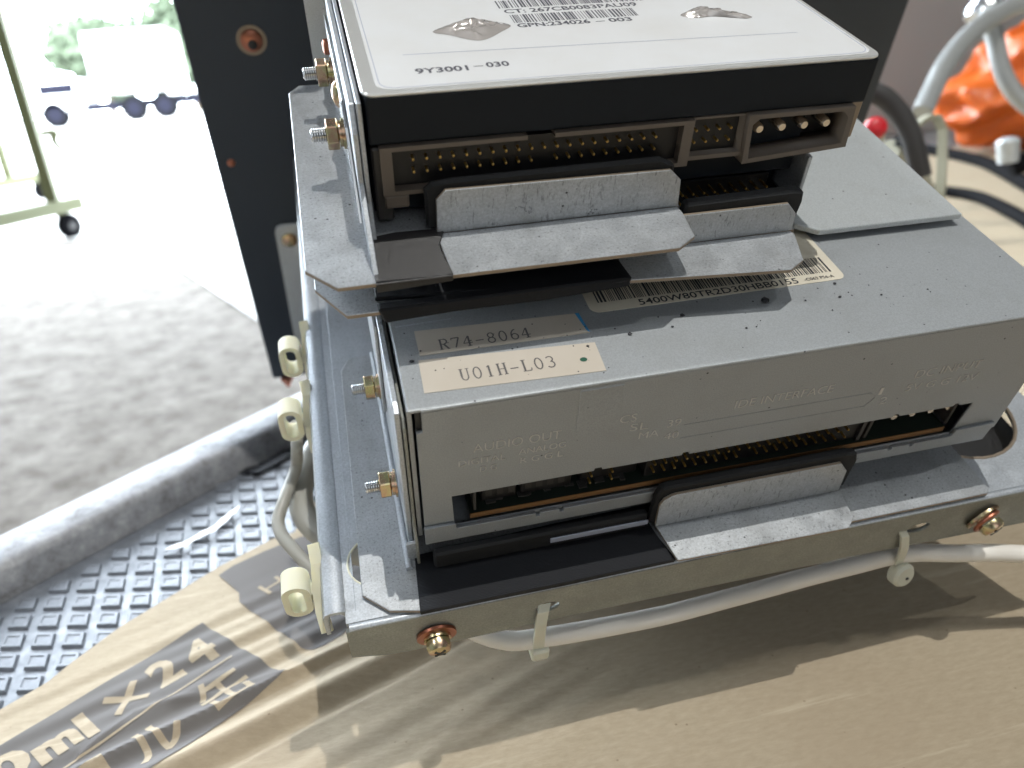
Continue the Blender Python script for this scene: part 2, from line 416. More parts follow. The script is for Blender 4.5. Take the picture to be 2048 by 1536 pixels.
# a small serif stroke alphabet (each stroke: points, thickness); cell 0..1 wide, 0..1.4 high
def arc(cx, cy, rx, ry, a0, a1, n=14):
    return [(cx + rx * math.cos(math.radians(a0 + (a1 - a0) * i / n)), cy + ry * math.sin(math.radians(a0 + (a1 - a0) * i / n))) for i in range(n + 1)]
TK, TN = 0.20, 0.10
SERIF = {
 'R': [([(.18, 0), (.18, 1.4)], TK), ([(0, 0), (.40, 0)], TN), ([(0, 1.4), (.5, 1.4)], TN), (arc(.5, 1.06, .30, .34, 90, -90), TK * .8), ([(.18, .72), (.5, .72)], TN), ([(.48, .72), (.86, .02)], TK), ([(.8, 0), (1.02, 0)], TN)],
 '7': [([(.1, 1.36), (.85, 1.36)], TK * .8), ([(.1, 1.36), (.1, 1.1)], TN), ([(.85, 1.36), (.40, 0)], TK * .8)],
 '4': [([(.62, 0), (.62, 1.4)], TK), ([(.60, 1.4), (.05, .42)], TN), ([(.05, .42), (.95, .42)], TN * 1.2), ([(.4, 0), (.84, 0)], TN)],
 '-': [([(.1, .58), (.9, .58)], TN * 1.4)],
 '8': [(arc(.5, 1.05, .28, .33, 0, 360, 22), TK * .7), (arc(.5, .36, .34, .36, 0, 360, 22), TK * .75)],
 '0': [(arc(.5, .7, .34, .70, 0, 360, 26), TK * .75)],
 '6': [(arc(.5, .40, .33, .40, 0, 360, 22), TK * .75), (arc(.72, .55, .55, .85, 180, 95), TK * .75)],
 'U': [([(.2, 1.4), (.2, .42)], TK), (arc(.5, .42, .30, .42, 180, 360), TK * .7), ([(.8, .42), (.8, 1.4)], TN * 1.2), ([(.02, 1.4), (.4, 1.4)], TN), ([(.64, 1.4), (.98, 1.4)], TN)],
 '1': [([(.5, 0), (.5, 1.4)], TK), ([(.28, 0), (.72, 0)], TN), ([(.5, 1.4), (.3, 1.2)], TN)],
 'H': [([(.2, 0), (.2, 1.4)], TK), ([(.8, 0), (.8, 1.4)], TK), ([(.2, .72), (.8, .72)], TN), ([(.02, 0), (.38, 0)], TN), ([(.02, 1.4), (.38, 1.4)], TN), ([(.62, 0), (.98, 0)], TN), ([(.62, 1.4), (.98, 1.4)], TN)],
 'L': [([(.25, 0), (.25, 1.4)], TK), ([(.05, 1.4), (.48, 1.4)], TN), ([(.05, 0), (.85, 0)], TN * 1.2), ([(.85, 0), (.9, .32)], TN * 1.2)],
 '3': [(arc(.45, 1.06, .32, .33, 150, -80), TK * .7), (arc(.45, .38, .36, .38, 85, -150), TK * .75)],
}
def serif_text(body, x0, y0, width, height, gap, z, rise=0.0):
    bm = bmesh.new(); n = len(body); cw = width / (n + (n - 1) * gap); sy = height / 1.4
    for i, ch in enumerate(body):
        ox = x0 + i * cw * (1 + gap); oy = y0 + (ox - x0) * rise
        for pts, th in SERIF[ch]:
            P = [Vector((ox + px * cw, oy + py * sy)) for px, py in pts]; t = th * cw * 0.95
            L_, R_ = [], []
            for k, p in enumerate(P):
                d = (P[min(k + 1, len(P) - 1)] - P[max(k - 1, 0)]).normalized(); nn = Vector((-d.y, d.x)) * t / 2
                L_.append(bm.verts.new((p.x + nn.x, p.y + nn.y, z))); R_.append(bm.verts.new((p.x - nn.x, p.y - nn.y, z)))
            z += 0.0006
            for k in range(len(P) - 1): bm.faces.new((L_[k], R_[k], R_[k + 1], L_[k + 1]))
    return bm

# ---------------------------------------------------------------- bolts, nuts, screws (shared builders)
def hexnut(bm, x0, x1, y, z, flat):
    r = flat / math.sqrt(3); p = [(y + r * math.cos(math.radians(60 * i + 8)), z + r * math.sin(math.radians(60 * i + 8))) for i in range(6)]
    plate(bm, p, 'x', x0, x1, 0.22)
def add_bolt(T, y, z, xw, wash='brass', proud=3.0, flat=5.5):
    """a bolt end with nut and washers sticking out to the left from the wall at x = xw."""
    bm = bmesh.new(); prof = []; h = 0.0
    while h < proud + 2.8:
        prof += [(h, 1.22), (h + 0.18, 1.46), (h + 0.32, 1.46)]; h += 0.5
    prof += [(h, 1.2), (h + .15, 1.0)]
    lathe(bm, prof, (-1, 0, 0), (xw - 0.6, y, z), 18)
    b = T.part('bolt', bm, M['steel'], smooth=True)
    bm = bmesh.new(); hexnut(bm, xw - 3.6, xw - 1.25, y, z, flat); T.part('nut', bm, M['brass'], parent=b)
    bm = lathe(bmesh.new(), [(0, 3.1), (0.45, 3.1)], (-1, 0, 0), (xw, y, z), 28); T.part('washer', bm, M[wash], parent=b, smooth=True)
    bm = lathe(bmesh.new(), [(0.5, 2.6), (1.1, 2.6)], (-1, 0, 0), (xw, y, z), 28); T.part('spring_washer', bm, M['brass'], parent=b, smooth=True)
def pan_screw(T, c, axis, r=2.9, h=2.6, washer=4.3, wm='copper', hm='brass', spring=False):
    c = Vector(c); ax = Vector(axis).normalized()
    off = 0.0
    head0 = 0.9 + (1.6 if spring else 0.9)
    bm = lathe(bmesh.new(), [(head0, r * 0.97), (head0 + h * .55, r), (head0 + h * .85, r * .86), (head0 + h, r * .5), (head0 + h + .05, 0.01)], ax, c, 28)
    s = T.part('screw', bm, M[hm], smooth=True)
    T.part('washer', lathe(bmesh.new(), [(0.0, washer), (0.7, washer), (0.75, washer * .9)], ax, c, 32), M[wm], parent=s, smooth=True)
    if spring:
        bm = btube([c + ax * (0.95 + 1.3 * i / 24) + (ax.orthogonal().normalized() * math.cos(i * .3 + 1) + ax.cross(ax.orthogonal().normalized()) * math.sin(i * .3 + 1)) * (r + .5) for i in range(22)], 0.5, 8, smooth_pts=False)
    else:
        bm = lathe(bmesh.new(), [(0.8, r + .35), (1.6, r + .35)], ax, c, 28)
    T.part('spring_washer', bm, M['copper' if spring else 'brass'], parent=s, smooth=True)
    a = ax.orthogonal().normalized(); a = (Vector((1, 0, 0)) - ax * ax.x).normalized() if abs(ax.x) < .9 else a
    b = ax.cross(a); bm = bmesh.new(); q = c + ax * (head0 + h)
    for u, v in ((a + b, a - b), (a - b, a + b)):
        u = u.normalized(); v = v.normalized()
        vs = [q + u * (sx * r * .55) + v * (sy * r * .11) + ax * k for k in (-.5, .12) for sx, sy in ((-1, -1), (1, -1), (1, 1), (-1, 1))]
        vv = [bm.verts.new(x) for x in vs]
        for f in ((0, 1, 2, 3), (7, 6, 5, 4), (0, 4, 5, 1), (1, 5, 6, 2), (2, 6, 7, 3), (3, 7, 4, 0)): bm.faces.new([vv[i] for i in f])
    T.part('cross_recess', bm, M['dark'], parent=s)
    return s

# ================================================================ SETTING
def plane_w(name, pts, z, m, kind='structure', label=None):
    bm = bmesh.new(); bm.faces.new([bm.verts.new((x, y, z)) for x, y in pts])
    t = single(name, bm, (0, 0, 0), label, None, m, 'W', kind=kind); return t
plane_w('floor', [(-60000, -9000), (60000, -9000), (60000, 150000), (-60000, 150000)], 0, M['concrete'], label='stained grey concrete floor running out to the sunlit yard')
M['yard'] = concrete('sunlit_tone_concrete', (0.42, 0.41, 0.39), (0.50, 0.49, 0.47), (0.56, 0.55, 0.53))  # sunlight painted in: paler than the floor, for a crisp sun edge
plane_w('yard', [(-59000, 24200), (-1320, 3276), (-780, 3050), (-224, 1594), (-130, 1350), (9000, 4000), (59000, 20000), (59000, 149000), (-59000, 149000)], 4, M['yard'], label='concrete yard beyond the shaded floor, sunlight painted in as a paler tone')
# roof over the work place: its edge throws the shade line seen on the floor
k = 3200 / SUN.z
roof_pts = [(-800, 3100), (-9000, 6050), (-9000, -5600), (9000, -5600), (9000, 4000), (-130, 1350)]
bm = bmesh.new(); plate(bm, [(x + SUN.x * k, y + SUN.y * k) for x, y in roof_pts], 'z', 3200, 3300, 0)
single('roof', bm, (0, 0, 3200), 'grey sheet roof over the work place', None, M['roof'], 'W', kind='structure')
single('wall', bbox(-12000, 6000, -4300, -4200, 0, 3195), (0, -4250, 0), 'unseen wall added behind the camera to block front light', None, M['wall'], 'W', kind='structure')  # unseen wall, added to keep light off the front faces

single('wall', bbox(-2400, -2300, -4200, 3300, 0, 3195), (-2250, 0, 0), 'unseen wall added at the left to block daylight', None, M['wall'], 'W', kind='structure')  # unseen wall, added to cut daylight coming from the left front
single('wall', bbox(2600, 2700, -4200, 4000, 0, 3195), (2650, 0, 0), 'unseen side wall added to keep the right side dim', None, M['wall'], 'W', kind='structure')  # unseen wall, added to darken the right of the drives
single('wall', bbox(300, 2600, 2600, 2700, 0, 3195), (1400, 2650, 0), 'painted rear wall behind the grey cabinet', None, M['wall'], 'W', kind='structure')

# ================================================================ CARDBOARD
def fold(x, y):
    t = 0.352 * x - 0.936 * y
    def pw(tt, K):
        for (a, ha), (b, hb) in zip(K, K[1:]):
            if a <= tt <= b:
                s = (tt - a) / (b - a); s = 0.65 * s + 0.35 * s * s * (3 - 2 * s); return ha + (hb - ha) * s
        return K[0][1] if tt < K[0][0] else K[-1][1]
    wob = 0.5 * math.sin(x * 0.055 + 1) + 0.25 * math.sin(x * 0.13)
    tt = t + wob
    h = pw(tt, [(-74.5, 0.6), (-70.8, 2.4), (-67.6, 0.0), (-65.5, 0.0), (-58.6, 3.0), (-57.4, 2.8), (-52.2, -1.0), (-50.6, -1.0), (-48, 0.3), (-44, 0.0), (0, 0)])
    s = 0.936 * x + 0.352 * y
    fade = 1 / (1 + math.exp((s - 62) / 12.0))
    # buckles along the fold direction on the printed flap
    if t < -68:
        h += (0.55 * math.sin(t * 0.42 + 0.02 * s) + 0.35 * math.sin(t * 0.83 + 1.3 + 0.03 * s)) * min(1, (-68 - t) / 6) * (1 / (1 + math.exp((-110 - t) / 6))) * (0.35 + 0.65 / (1 + math.exp((-62 - s) / 10)))
    else:
        h += (0.22 * math.sin(t * 0.30 + 0.05 * s + 1) + 0.16 * math.sin(t * 0.71 + 2)) * min(1, (t + 48) / 8 if t > -48 else 0) * (1 / (1 + math.exp((s - 70) / 25)))
    # sharp white crease running across the print
    cx = [(-96, 46.5), (-84.3, 58.0), (-75, 59.5), (-60.3, 59.0), (-46, 60.5), (-41.5, 58.5)]
    for (ax_, ay_), (bx_, by_) in zip(cx, cx[1:]):
        if ax_ <= x < bx_:
            yy = ay_ + (by_ - ay_) * (x - ax_) / (bx_ - ax_); d = abs(y - yy); h += 0.55 * math.exp(-(d / 1.3) ** 2)
    return 300 + h * fade + 3.0 * (1 - fade) * (0 if t > -60 else 1) * 0.0 + (0.9 * max(0, 1 - abs(t + 20 + 6 * math.sin(s * .05)) / 2.5)) * (1 / (1 + math.exp((s - 25) / 6))) * 0.6
def xl(y):
    K = [(-900, -1100), (49, -150), (72.3, -123.9), (80.7, -113.3), (87.7, -108.6), (101, -97.4), (125.7, -68.8), (137.7, -50.6), (139, -43), (200, -20), (900, 480)]
    for (a, xa), (b, xb) in zip(K, K[1:]):
        if a <= y <= b: return xa + (xb - xa) * (y - a) / (b - a)
    return 480
bm = bmesh.new(); ys = []
y = -420.0
while y < 900: ys.append(y); y += (0.8 if 20 <= y < 140 else 5 if -80 < y < 240 else 40)
us = [0.75 * i for i in range(180)] + [135 + 3 * i for i in range(60)] + [320 + 28 * i for i in range(24)]
rows = []
for y in ys:
    rows.append([bm.verts.new((xl(y) + u, y, fold(xl(y) + u, y))) for u in us])
for a, b in zip(rows, rows[1:]):
    for i in range(len(us) - 1): bm.faces.new((a[i], a[i + 1], b[i + 1], b[i]))
CB = Thing('cardboard', (0, 0, 300), 'creased brown cardboard sheet with printed carton lettering spread under the drives', 'cardboard', 'W')
CB.part('board', bm, M['board'], smooth=True)
bm = bmesh.new()
for a, b in zip(ys, ys[1:]):
    if 20 <= a < 140:
        vs = [bm.verts.new((xl(yy) - 0.05, yy, fold(xl(yy), yy) + dz)) for yy, dz in ((a, -1.0), (b, -1.0), (b, 0), (a, 0))]; bm.faces.new(vs)
CB.part('cut_edge', bm, mat('torn_board_edge', (0.36, 0.24, 0.14), 0.9))
def drape(bm, lift, step=2.0):
    for ax_ in (0, 1):
        lo = min(v.co[ax_] for v in bm.verts); hi = max(v.co[ax_] for v in bm.verts); c = lo + step
        while c < hi:
            no = Vector((1, 0, 0)) if ax_ == 0 else Vector((0, 1, 0)); p = no * c
            bmesh.ops.bisect_plane(bm, geom=list(bm.verts) + list(bm.edges) + list(bm.faces), plane_co=p, plane_no=no); c += step
    bmesh.ops.triangulate(bm, faces=bm.faces)
    for v in bm.verts: v.co.z = fold(v.co.x, v.co.y) + lift
    return bm
def clip(poly):
    bm = bmesh.new(); bm.faces.new([bm.verts.new((x, y, 0)) for x, y in poly]); return bm
band = [(-150, 33), (-118.5, 56.9), (-70.6, 93.2), (-42.7, 59.2), (-61.8, 45.6), (-68.8, 38.4), (-100, 15), (-140, -10)]
CB.part('printed_band', drape(clip(band), 0.24, 0.8), M['print'], smooth=True)
band2 = [(-68.5, 119.5), (-64, 124), (-53.6, 129.5), (-40, 135), (-20, 130), (-12, 95), (-26.6, 72.6), (-31.5, 69.3), (-35.5, 68.8), (-39, 71), (-59.6, 100.4), (-60.3, 106)]
CB.part('printed_band', drape(clip(band2), 0.24, 0.8), M['print'], smooth=True)
# lettering stands upright across the band: x axis along the band, y axis towards its far edge
bu = Vector((47.9, 36.3, 0)).normalized(); bv = Vector((-bu.y, bu.x, 0))
def onb(p0): 
    p0 = Vector((p0[0], p0[1], 0)); return lambda x, y, h: p0 + bu * x + bv * y
M['letters'] = M['board']
def letters(body, p0, w_, h_, bold=0.03):
    bm = text_bm(body, 0, w_, 0, h_, onb(p0), bold=bold); CB.part('lettering', drape(bm, 0.42, 0.8), M['letters'], smooth=True)
letters('4', (-69.0, 71.4), 8.2, 12.5, 0.05)
letters('2', (-78.2, 65.5), 8.0, 12.5, 0.05)
letters('\u00d7', (-88.8, 57.6), 10.5, 10.5, 0.0)
letters('l', (-94.4, 51.6), 3.2, 12.0, 0.05)
letters('m', (-104.2, 45.4), 11.0, 8.6, 0.05)
letters('0', (-113.6, 40.4), 10, 12.5, 0.05)
letters('\u7f36', (-61.4, 49.0), 14.5, 14.5, 0.012)
letters('\u30eb', (-77.6, 36.4), 13.5, 13.5, 0.02)
letters('\u30fc', (-90.5, 28.0), 10.5, 12.5, 0.02)
bm = bmesh.new(); a = Vector((-59.4, 73.3, 0)); b = Vector((-125, 23.6, 0)); nn = bv * 0.35
bm.faces.new([bm.verts.new(p) for p in (a + nn, a - nn, b - nn, b + nn)]); CB.part('printed_rule', drape(bm, 0.42, 0.8), M['letters'], smooth=True)
letters('H', (-50.0, 101.0), 8, 7, 0.0)

# ================================================================ MAT, RIM
MT = Thing('rubber_mat', (0, 0, 298), 'grey rubber mat with raised squares on the platform', 'mat', 'W')
bm = bmesh.new(); bm.faces.new([bm.verts.new((x, y, 296.8)) for x, y in [(-300, -100), (-172, 125), (-60, 228), (60, 340), (120, 300), (0, 0), (-80, -60)]])
MT.part('mat_base', bm, M['rubber'])
g1 = Vector((10.18, -3.04, 0)); g2 = Vector((-1.33, 10.64, 0)); org = Vector((-140.9, 139.3, 297.0))
bm = bmesh.new()
P0 = [V(0, 0, 0), g1 * .72, g1 * .72 + g2 * .70, g2 * .70]
i1 = [p + (g1 + g2) * .34 * 0 for p in P0]; cen = (g1 + g2) * .34
lo = [bm.verts.new(p) for p in P0]; hi = [bm.verts.new(cen + (p - cen) * .86 + V(0, 0, 0.95)) for p in P0]
hi2 = [bm.verts.new(cen + (p - cen) * .62 + V(0, 0, 0.95)) for p in P0]; dn = [bm.verts.new(cen + (p - cen) * .56 + V(0, 0, 0.65)) for p in P0]
for A_, B_ in ((lo, hi), (hi, hi2), (hi2, dn)):
    for i in range(4): bm.faces.new((A_[i], A_[(i + 1) % 4], B_[(i + 1) % 4], B_[i]))
bm.faces.new(dn)
sq = to_mesh(bm, (0, 0, 0), 'raised_square'); sq.materials.append(M['rubber'])
cnt = 0
for r in range(-14, 16):
    for c in range(-10, 22):
        p = org + g1 * c + g2 * r
        # inside the rim, clear of the cardboard's middle
        side = (p.x + 144.5) * 0.68 - (p.y - 136.6) * 0.733
        if side < 3.5 or p.x > 15 or p.x < -205 or p.y < 20: continue
        if p.x > xl(p.y) + 14 and p.y < 139: continue
        if cnt >= 300: continue
        o = MT.inst('raised_square', sq, p); cnt += 1
rd = Vector((97.0, 90.1, 0)).normalized(); rn_ = Vector((-rd.y, rd.x, 0)); r0 = Vector((-144.5, 136.6, 0))
sec = [(0.0, 297.0), (0.3, 307.0), (1.2, 309.4), (3.2, 310.8), (12, 311.4), (22, 310.6), (25.5, 309.4), (27.0, 306.5), (27.4, 290.0)]
bm = bmesh.new(); rows_ = []; rk = random.Random(4)
for i in range(81):
    c_ = r0 + rd * (-200 + 9 * i); dz_ = rk.uniform(-.22, .22)
    rows_.append([bm.verts.new((c_.x + rn_.x * t_, c_.y + rn_.y * t_, z_ + (dz_ if 2 < k_ < 6 else 0))) for k_, (t_, z_) in enumerate(sec)])
for a_, b_ in zip(rows_, rows_[1:]):
    for i in range(len(sec) - 1): bm.faces.new((a_[i], b_[i], b_[i + 1], a_[i + 1]))
single('edge_rail', bm, (-157, 150, 304), 'worn grey flat metal edge rail of the platform beside the rubber mat', 'rail', M['rim'], 'W', smooth=True)
bm = bmesh.new(); plate(bm, [(-330, -20), (-150, 140), (-55, 228), (60, 340), (190, 470), (1500, 1600), (1500, -400), (-300, -400)], 'z', 270, 296.5, 0)
single('platform', bm, (0, 0, 270), 'low steel platform that carries the mat and the cardboard', 'platform', M['rim'], 'W')
# a scrap of black tape and a strip of white paint on the mat
bm = bmesh.new(); vs = [(-69.5, 202.5), (-64, 201), (-60, 199.5), (-55, 204), (-50, 208), (-46, 213), (-42, 219), (-44, 223), (-50, 217.5), (-56, 212), (-61, 207.8), (-66, 206.4)]
bm.faces.new([bm.verts.new((x, y, 299.3)) for x, y in vs]); r = bmesh.ops.extrude_face_region(bm, geom=bm.faces[:]); bmesh.ops.translate(bm, vec=(0, 0, .4), verts=[v for v in r['geom'] if isinstance(v, bmesh.types.BMVert)])
single('tape_scrap', bm, (-40, 205, 299), 'torn scrap of black tape lying on the rubber mat', 'tape', M['tape'], 'W')
bm = bmesh.new(); vs = [(-92, 147), (-87.5, 150), (-84, 150.5), (-79, 156), (-75, 158), (-71, 166), (-66, 172), (-67.5, 167), (-71, 160), (-74, 155), (-79, 152), (-85, 147)]
bm.faces.new([bm.verts.new((x, y, 299.2)) for x, y in vs]); r = bmesh.ops.extrude_face_region(bm, geom=bm.faces[:]); bmesh.ops.translate(bm, vec=(0, 0, .25), verts=[v for v in r['geom'] if isinstance(v, bmesh.types.BMVert)])
single('paper_scrap', bm, (-80, 158, 299), 'crumpled strip of pale plastic lying on the rubber mat', 'scrap', M['white_paint'], 'W')

# ================================================================ OPTICAL DRIVE
OD = Thing('optical_drive', (0, 0, -41), 'grey metal optical disc drive with stamped rear panel, lowest in the stack', 'optical drive')
# cover: top sheet, side sheets
bm = bmesh.new()
box(bm, 0, 146, 0.35, 196, -0.9, 0, 0.35, 2)
OD.part('top_cover', bm, M['drive_top'])
OD.part('side_cover', bbox(0, 0.9, 1.6, 196, -41, -0.95), M['drive_top'])
OD.part('side_cover', bbox(145.1, 146, 1.2, 196, -41, -0.95), M['drive_front'])
OD.part('bottom_cover', bbox(0.9, 145.1, 3, 196, -41.3, -40.6), M['drive_front'])
OD.part('rear_housing', bbox(0.9, 145.1, 60, 196, -40.5, -1), M['dark'])
# rear panel with the long connector opening
outer = [(2.6, -0.75), (146, -0.75), (146, -38.0), (1.4, -38.0), (1.4, -6.0), (2.6, -6.0)]
slot = [(7.5, -26.9), (38.6, -26.8), (38.8, -26.0), (40.4, -26.0), (40.6, -26.8), (59, -26.8), (59.2, -26.0), (60.6, -26.0), (60.8, -26.8), (112, -26.7), (112.4, -25.9), (113.6, -25.9), (114, -26.7), (128.4, -26.6), (128.8, -25.8), (130.0, -25.8), (130.2, -26.6), (134.2, -26.6), (133.3, -37.3), (7.9, -37.3)]
fp = OD.part('rear_panel', holed(outer, [slot], 'y', 0, 0.8), M['drive_front'])
OD.part('bend_edge', btube([(2.6, 0.42, -0.42), (75, 0.40, -0.42), (145.8, 0.42, -0.42)], 0.44, 10, smooth_pts=False), M['drive_top'], smooth=True)
# lower lip of the cover, with two pairs of small notches
lip = [(1.2, -35.6), (8.0, -35.6), (8.2, -37.2), (26.0, -37.2), (26.0, -38.3), (27.0, -38.3), (27.0, -37.2), (31.4, -37.2), (31.4, -38.3), (32.4, -38.3), (32.4, -37.2), (115, -37.6), (115, -38.4), (116, -38.4), (116, -37.6), (121, -37.6), (121, -38.4), (122, -38.4), (122, -37.6), (132.5, -37.4), (133.2, -35.4), (144.2, -35.2), (143.6, -41.2), (1.2, -41.2)]
OD.part('bottom_lip', bplate(lip, 'y', -0.9, -0.1, bev=0.1), M['drive_front'])
# pressed tab and its outline, small square recess at the corner
tab = [(33.2, -1.2), (42.2, -1.2)] + arc(40.2, -12.6, 2.0, 2.0, 0, -90, 5) + arc(35.2, -12.6, 2.0, 2.0, -90, -180, 5)
OD.part('pressed_tab', bplate(tab, 'y', -0.18, 0.2, bev=0.15), M['drive_front'])
OD.part('corner_gap', bbox(1.45, 2.58, 1.0, 1.6, -6.0, -0.9), M['dark'])
# stamped lettering
def stamp(body, x0, x1, z0, z1):
    OD.part('stamped_lettering', text_bm(body, x0, x1, z0, z1, ony(-0.02), bold=-0.018, extrude=0.10), M['stamp'])
stamp('AUDIO OUT', 12.2, 30.2, -14.0, -11.6)
stamp('DIGITAL', 9.2, 18.8, -17.6, -15.9)
stamp('ANALOG', 21.6, 31.4, -17.0, -15.3)
stamp('D G', 13.6, 17.0, -20.4, -18.7)
stamp('R G G L', 22.0, 31.0, -19.8, -18.1)
stamp('CS', 42.6, 46.2, -12.6, -10.4)
stamp('SL', 45.2, 49.2, -15.6, -13.5)
stamp('MA', 47.6, 52.0, -18.6, -16.6)
stamp('39', 53.6, 56.6, -16.4, -14.2)
stamp('40', 53.6, 56.8, -20.3, -18.2)
stamp('IDE INTERFACE', 68.4, 91.6, -13.9, -11.6)
stamp('1', 104.4, 105.2, -17.6, -15.4)
stamp('2', 105.8, 107.6, -20.9, -18.8)
stamp('DC INPUT', 112.0, 129.0, -14.0, -11.6)
stamp('5V G G 12V', 111.4, 130.0, -18.0, -15.9)
for z_ in (-16.6, -20.8):
    bm = bmesh.new(); box(bm, 57.4, 102.4, -0.10, 0.1, z_ - 0.14, z_ + 0.10, 0.04)
    OD.part('stamped_line', bm, M['drive_front'])
bm = bmesh.new(); plate(bm, [(102.4, -16.7), (104.0, -17.9), (103.9, -18.1), (102.3, -16.9)], 'y', -0.1, 0.1, 0); plate(bm, [(102.4, -20.7), (104.0, -18.5), (103.8, -18.4), (102.2, -20.6)], 'y', -0.1, 0.1, 0)
OD.part('stamped_line', bm, M['drive_front'])
# behind the opening: board, sockets and pins
bd = OD.part('circuit_board', bbox(11.5, 131, 1.0, 58, -36.6, -35.4), M['pcb'])
OD.part('board_edge', bbox(11.5, 131, 0.84, 0.98, -36.9, -35.35), M['pcb_edge'], parent=bd)
rr = random.Random(3)
for (xa, xb, ya, za, m_) in ((14.5, 22.5, 3.4, -28.4, 'dark'), (23.5, 35.2, 3.6, -28.0, 'dark'), (47, 52, 6, -29, 'dark')):
    s_ = OD.part('socket', bbox(xa, xb, ya, ya + 7, -35.3, za, 0.3), M[m_])
    for i in range(int((xb - xa) // 2.6)):
        OD.part('socket_slot', bbox(xa + 1 + 2.54 * i, xa + 2.4 + 2.54 * i, ya - 0.05, ya + .2, -33.6, -30.6), M['dark_grey'], parent=s_)
bm = bmesh.new()
for i in range(16):
    x_ = 15 + rr.random() * 36; box(bm, x_, x_ + 1 + rr.random() * 1.4, 2 + rr.random() * 2, 4.2, -35.3, -34.8)
OD.part('board_components', bm, M['dark_grey'], kind='stuff')
OD.part('inner_wall', bbox(12.4, 13.0, 1.6, 14, -35.3, -27.4), M['dark_grey'])
OD.part('jumper_block', bbox(37.6, 51, 4.2, 9, -35.3, -29.6, 0.2), M['dark'])
OD.part('interface_socket', bbox(52.2, 106.4, 2.3, 9, -35.3, -26.0, 0.2), M['dark'])
OD.part('interface_socket_wall', bbox(106.4, 107.4, 1.5, 9, -35.3, -26.2), M['dark_grey'])
pin = to_mesh(bbox(-.27, .27, 0, 5.5, -.27, .27, 0.15), (0, 0, 0), 'pin'); pin.materials.append(M['gold'])
pin_big = to_mesh(lathe(bmesh.new(), [(0, .75), (.4, 1.05), (7, 1.05)], (0, 1, 0), (0, 0, 0), 16), (0, 0, 0), 'power_pin', True); pin_big.materials.append(M['tin'])
for i in range(20):
    for r_ in range(2):
        if r_ == 0 and i == 9: continue
        OD.inst('pin', pin, (53.5 + 2.54 * i, 0.45, -31.9 + 2.54 * r_))
for x_, z_ in ((39.6, -32.6), (39.45, -35.0), (44.5, -32.3), (44.6, -34.9)):
    OD.inst('pin', pin, (x_, 2.6, z_ + 0.3))
pw = OD.part('power_socket', bbox(108.6, 132.4, 6.5, 9, -35.3, -25.8), M['dark'])
OD.part('socket_wall', bbox(108.6, 109.4, 1.8, 6.5, -35.3, -27.0), M['dark_grey'], parent=pw)
OD.part('socket_wall', bbox(131.4, 132.2, 1.8, 6.5, -35.3, -27.0), M['dark_grey'], parent=pw)
for i in range(4): OD.inst('power_pin', pin_big, (115.4 + 5.08 * i, 2.3, -30.0 + 0.0 * i))
# labels on the top
def sticker(T, name, poly, z, m, th=0.1, label=None):
    return T.part(name, bplate(poly, 'z', z, z + th, bev=0.0), M[m], label=label)
sticker(OD, 'part_label', [(4.7, 14.75), (39.7, 14.5), (39.2, 21.0), (4.7, 22.3)], 0.02, 'beige_label')
OD.part('lettering', serif_text('R74-8064', 8.9, 15.6, 18.9, 3.0, .18, 0.16), M['serif_ink'])
OD.part('blue_edge_mark', sheet([(38.4, 21.05), (39.25, 20.95), (39.75, 14.6), (39.2, 15.2)], 0.15), M['blue_ink'])
sticker(OD, 'part_label', [(3.9, 4.3), (39.3, 3.0), (39.7, 11.4), (4.2, 13.5)], 0.02, 'beige_label')
OD.part('lettering', serif_text('U01H-L03', 11.2, 6.1, 19.2, 3.1, .18, 0.16), M['serif_ink'])
OD.part('green_dot', sheet(circ(35.9, 6.9, 0.75, 20, .62), 0.16), M['green_ink'])
sticker(OD, 'barcode_label', rrect(42.0, 102.4, 20.3, 41.5, 2.0), 0.02, 'cream_label')
OD.part('barcode', barcode(44.3, 100.2, 23.3, 28.9, 0.16, 5, 0.17), M['ink'])
OD.part('lettering', text_bm('5400W80TR2D30HBB0155', 53.0, 90.8, 20.75, 22.75, onz(0.16), bold=0.012), M['ink'])
OD.part('lettering', text_bm('-C062 P56-A', 92.4, 99.8, 21.2, 22.2, onz(0.16), bold=0.02), M['ink'])
# grey mark printed on the cover behind the labels
OD.part('printed_arrow', sheet([(4.6, 26.2), (8.4, 26.0), (4.8, 29.4)], 0.03), M['galv_clean'])
OD.part('printed_line', sheet([(1.2, 24.2), (12.8, 24.6), (12.8, 25.0), (1.2, 24.7)], 0.03), M['galv_clean'])
# loose grit lying on the cover
bm = bmesh.new(); rg = random.Random(11)
for (x_, y_, s_) in [(80.0, 16.6, 1.0), (98.5, 19.0, .45), (97.0, 14.4, .4), (60.5, 15.6, .55), (57, 12.6, .35), (72, 9.0, .3), (47.5, 12.3, .5), (37.9, 10.5, .35), (2.9, 13.4, .5), (106.6, 13.2, .3)] + [(min(118, max(38, rg.gauss(72, 22))), min(19, max(3, rg.gauss(13, 4))), rg.uniform(.09, .30) * rg.uniform(.6, 1)) for _ in range(34)] + [(rg.uniform(2, 40), rg.uniform(2, 24), rg.uniform(.08, .22)) for _ in range(24)]:
    r_ = bmesh.ops.create_icosphere(bm, subdivisions=1, radius=s_)
    for v in r_['verts']: v.co = Vector((x_ + v.co.x * rg.uniform(.7, 1.3), y_ + v.co.y * rg.uniform(.6, 1.2), 0.12 + s_ * .25 + v.co.z * .35))
single('grit', bm, (80, 16, 0), 'black crumbs of grit scattered over the optical drive cover', None, M['ink'], kind='stuff')

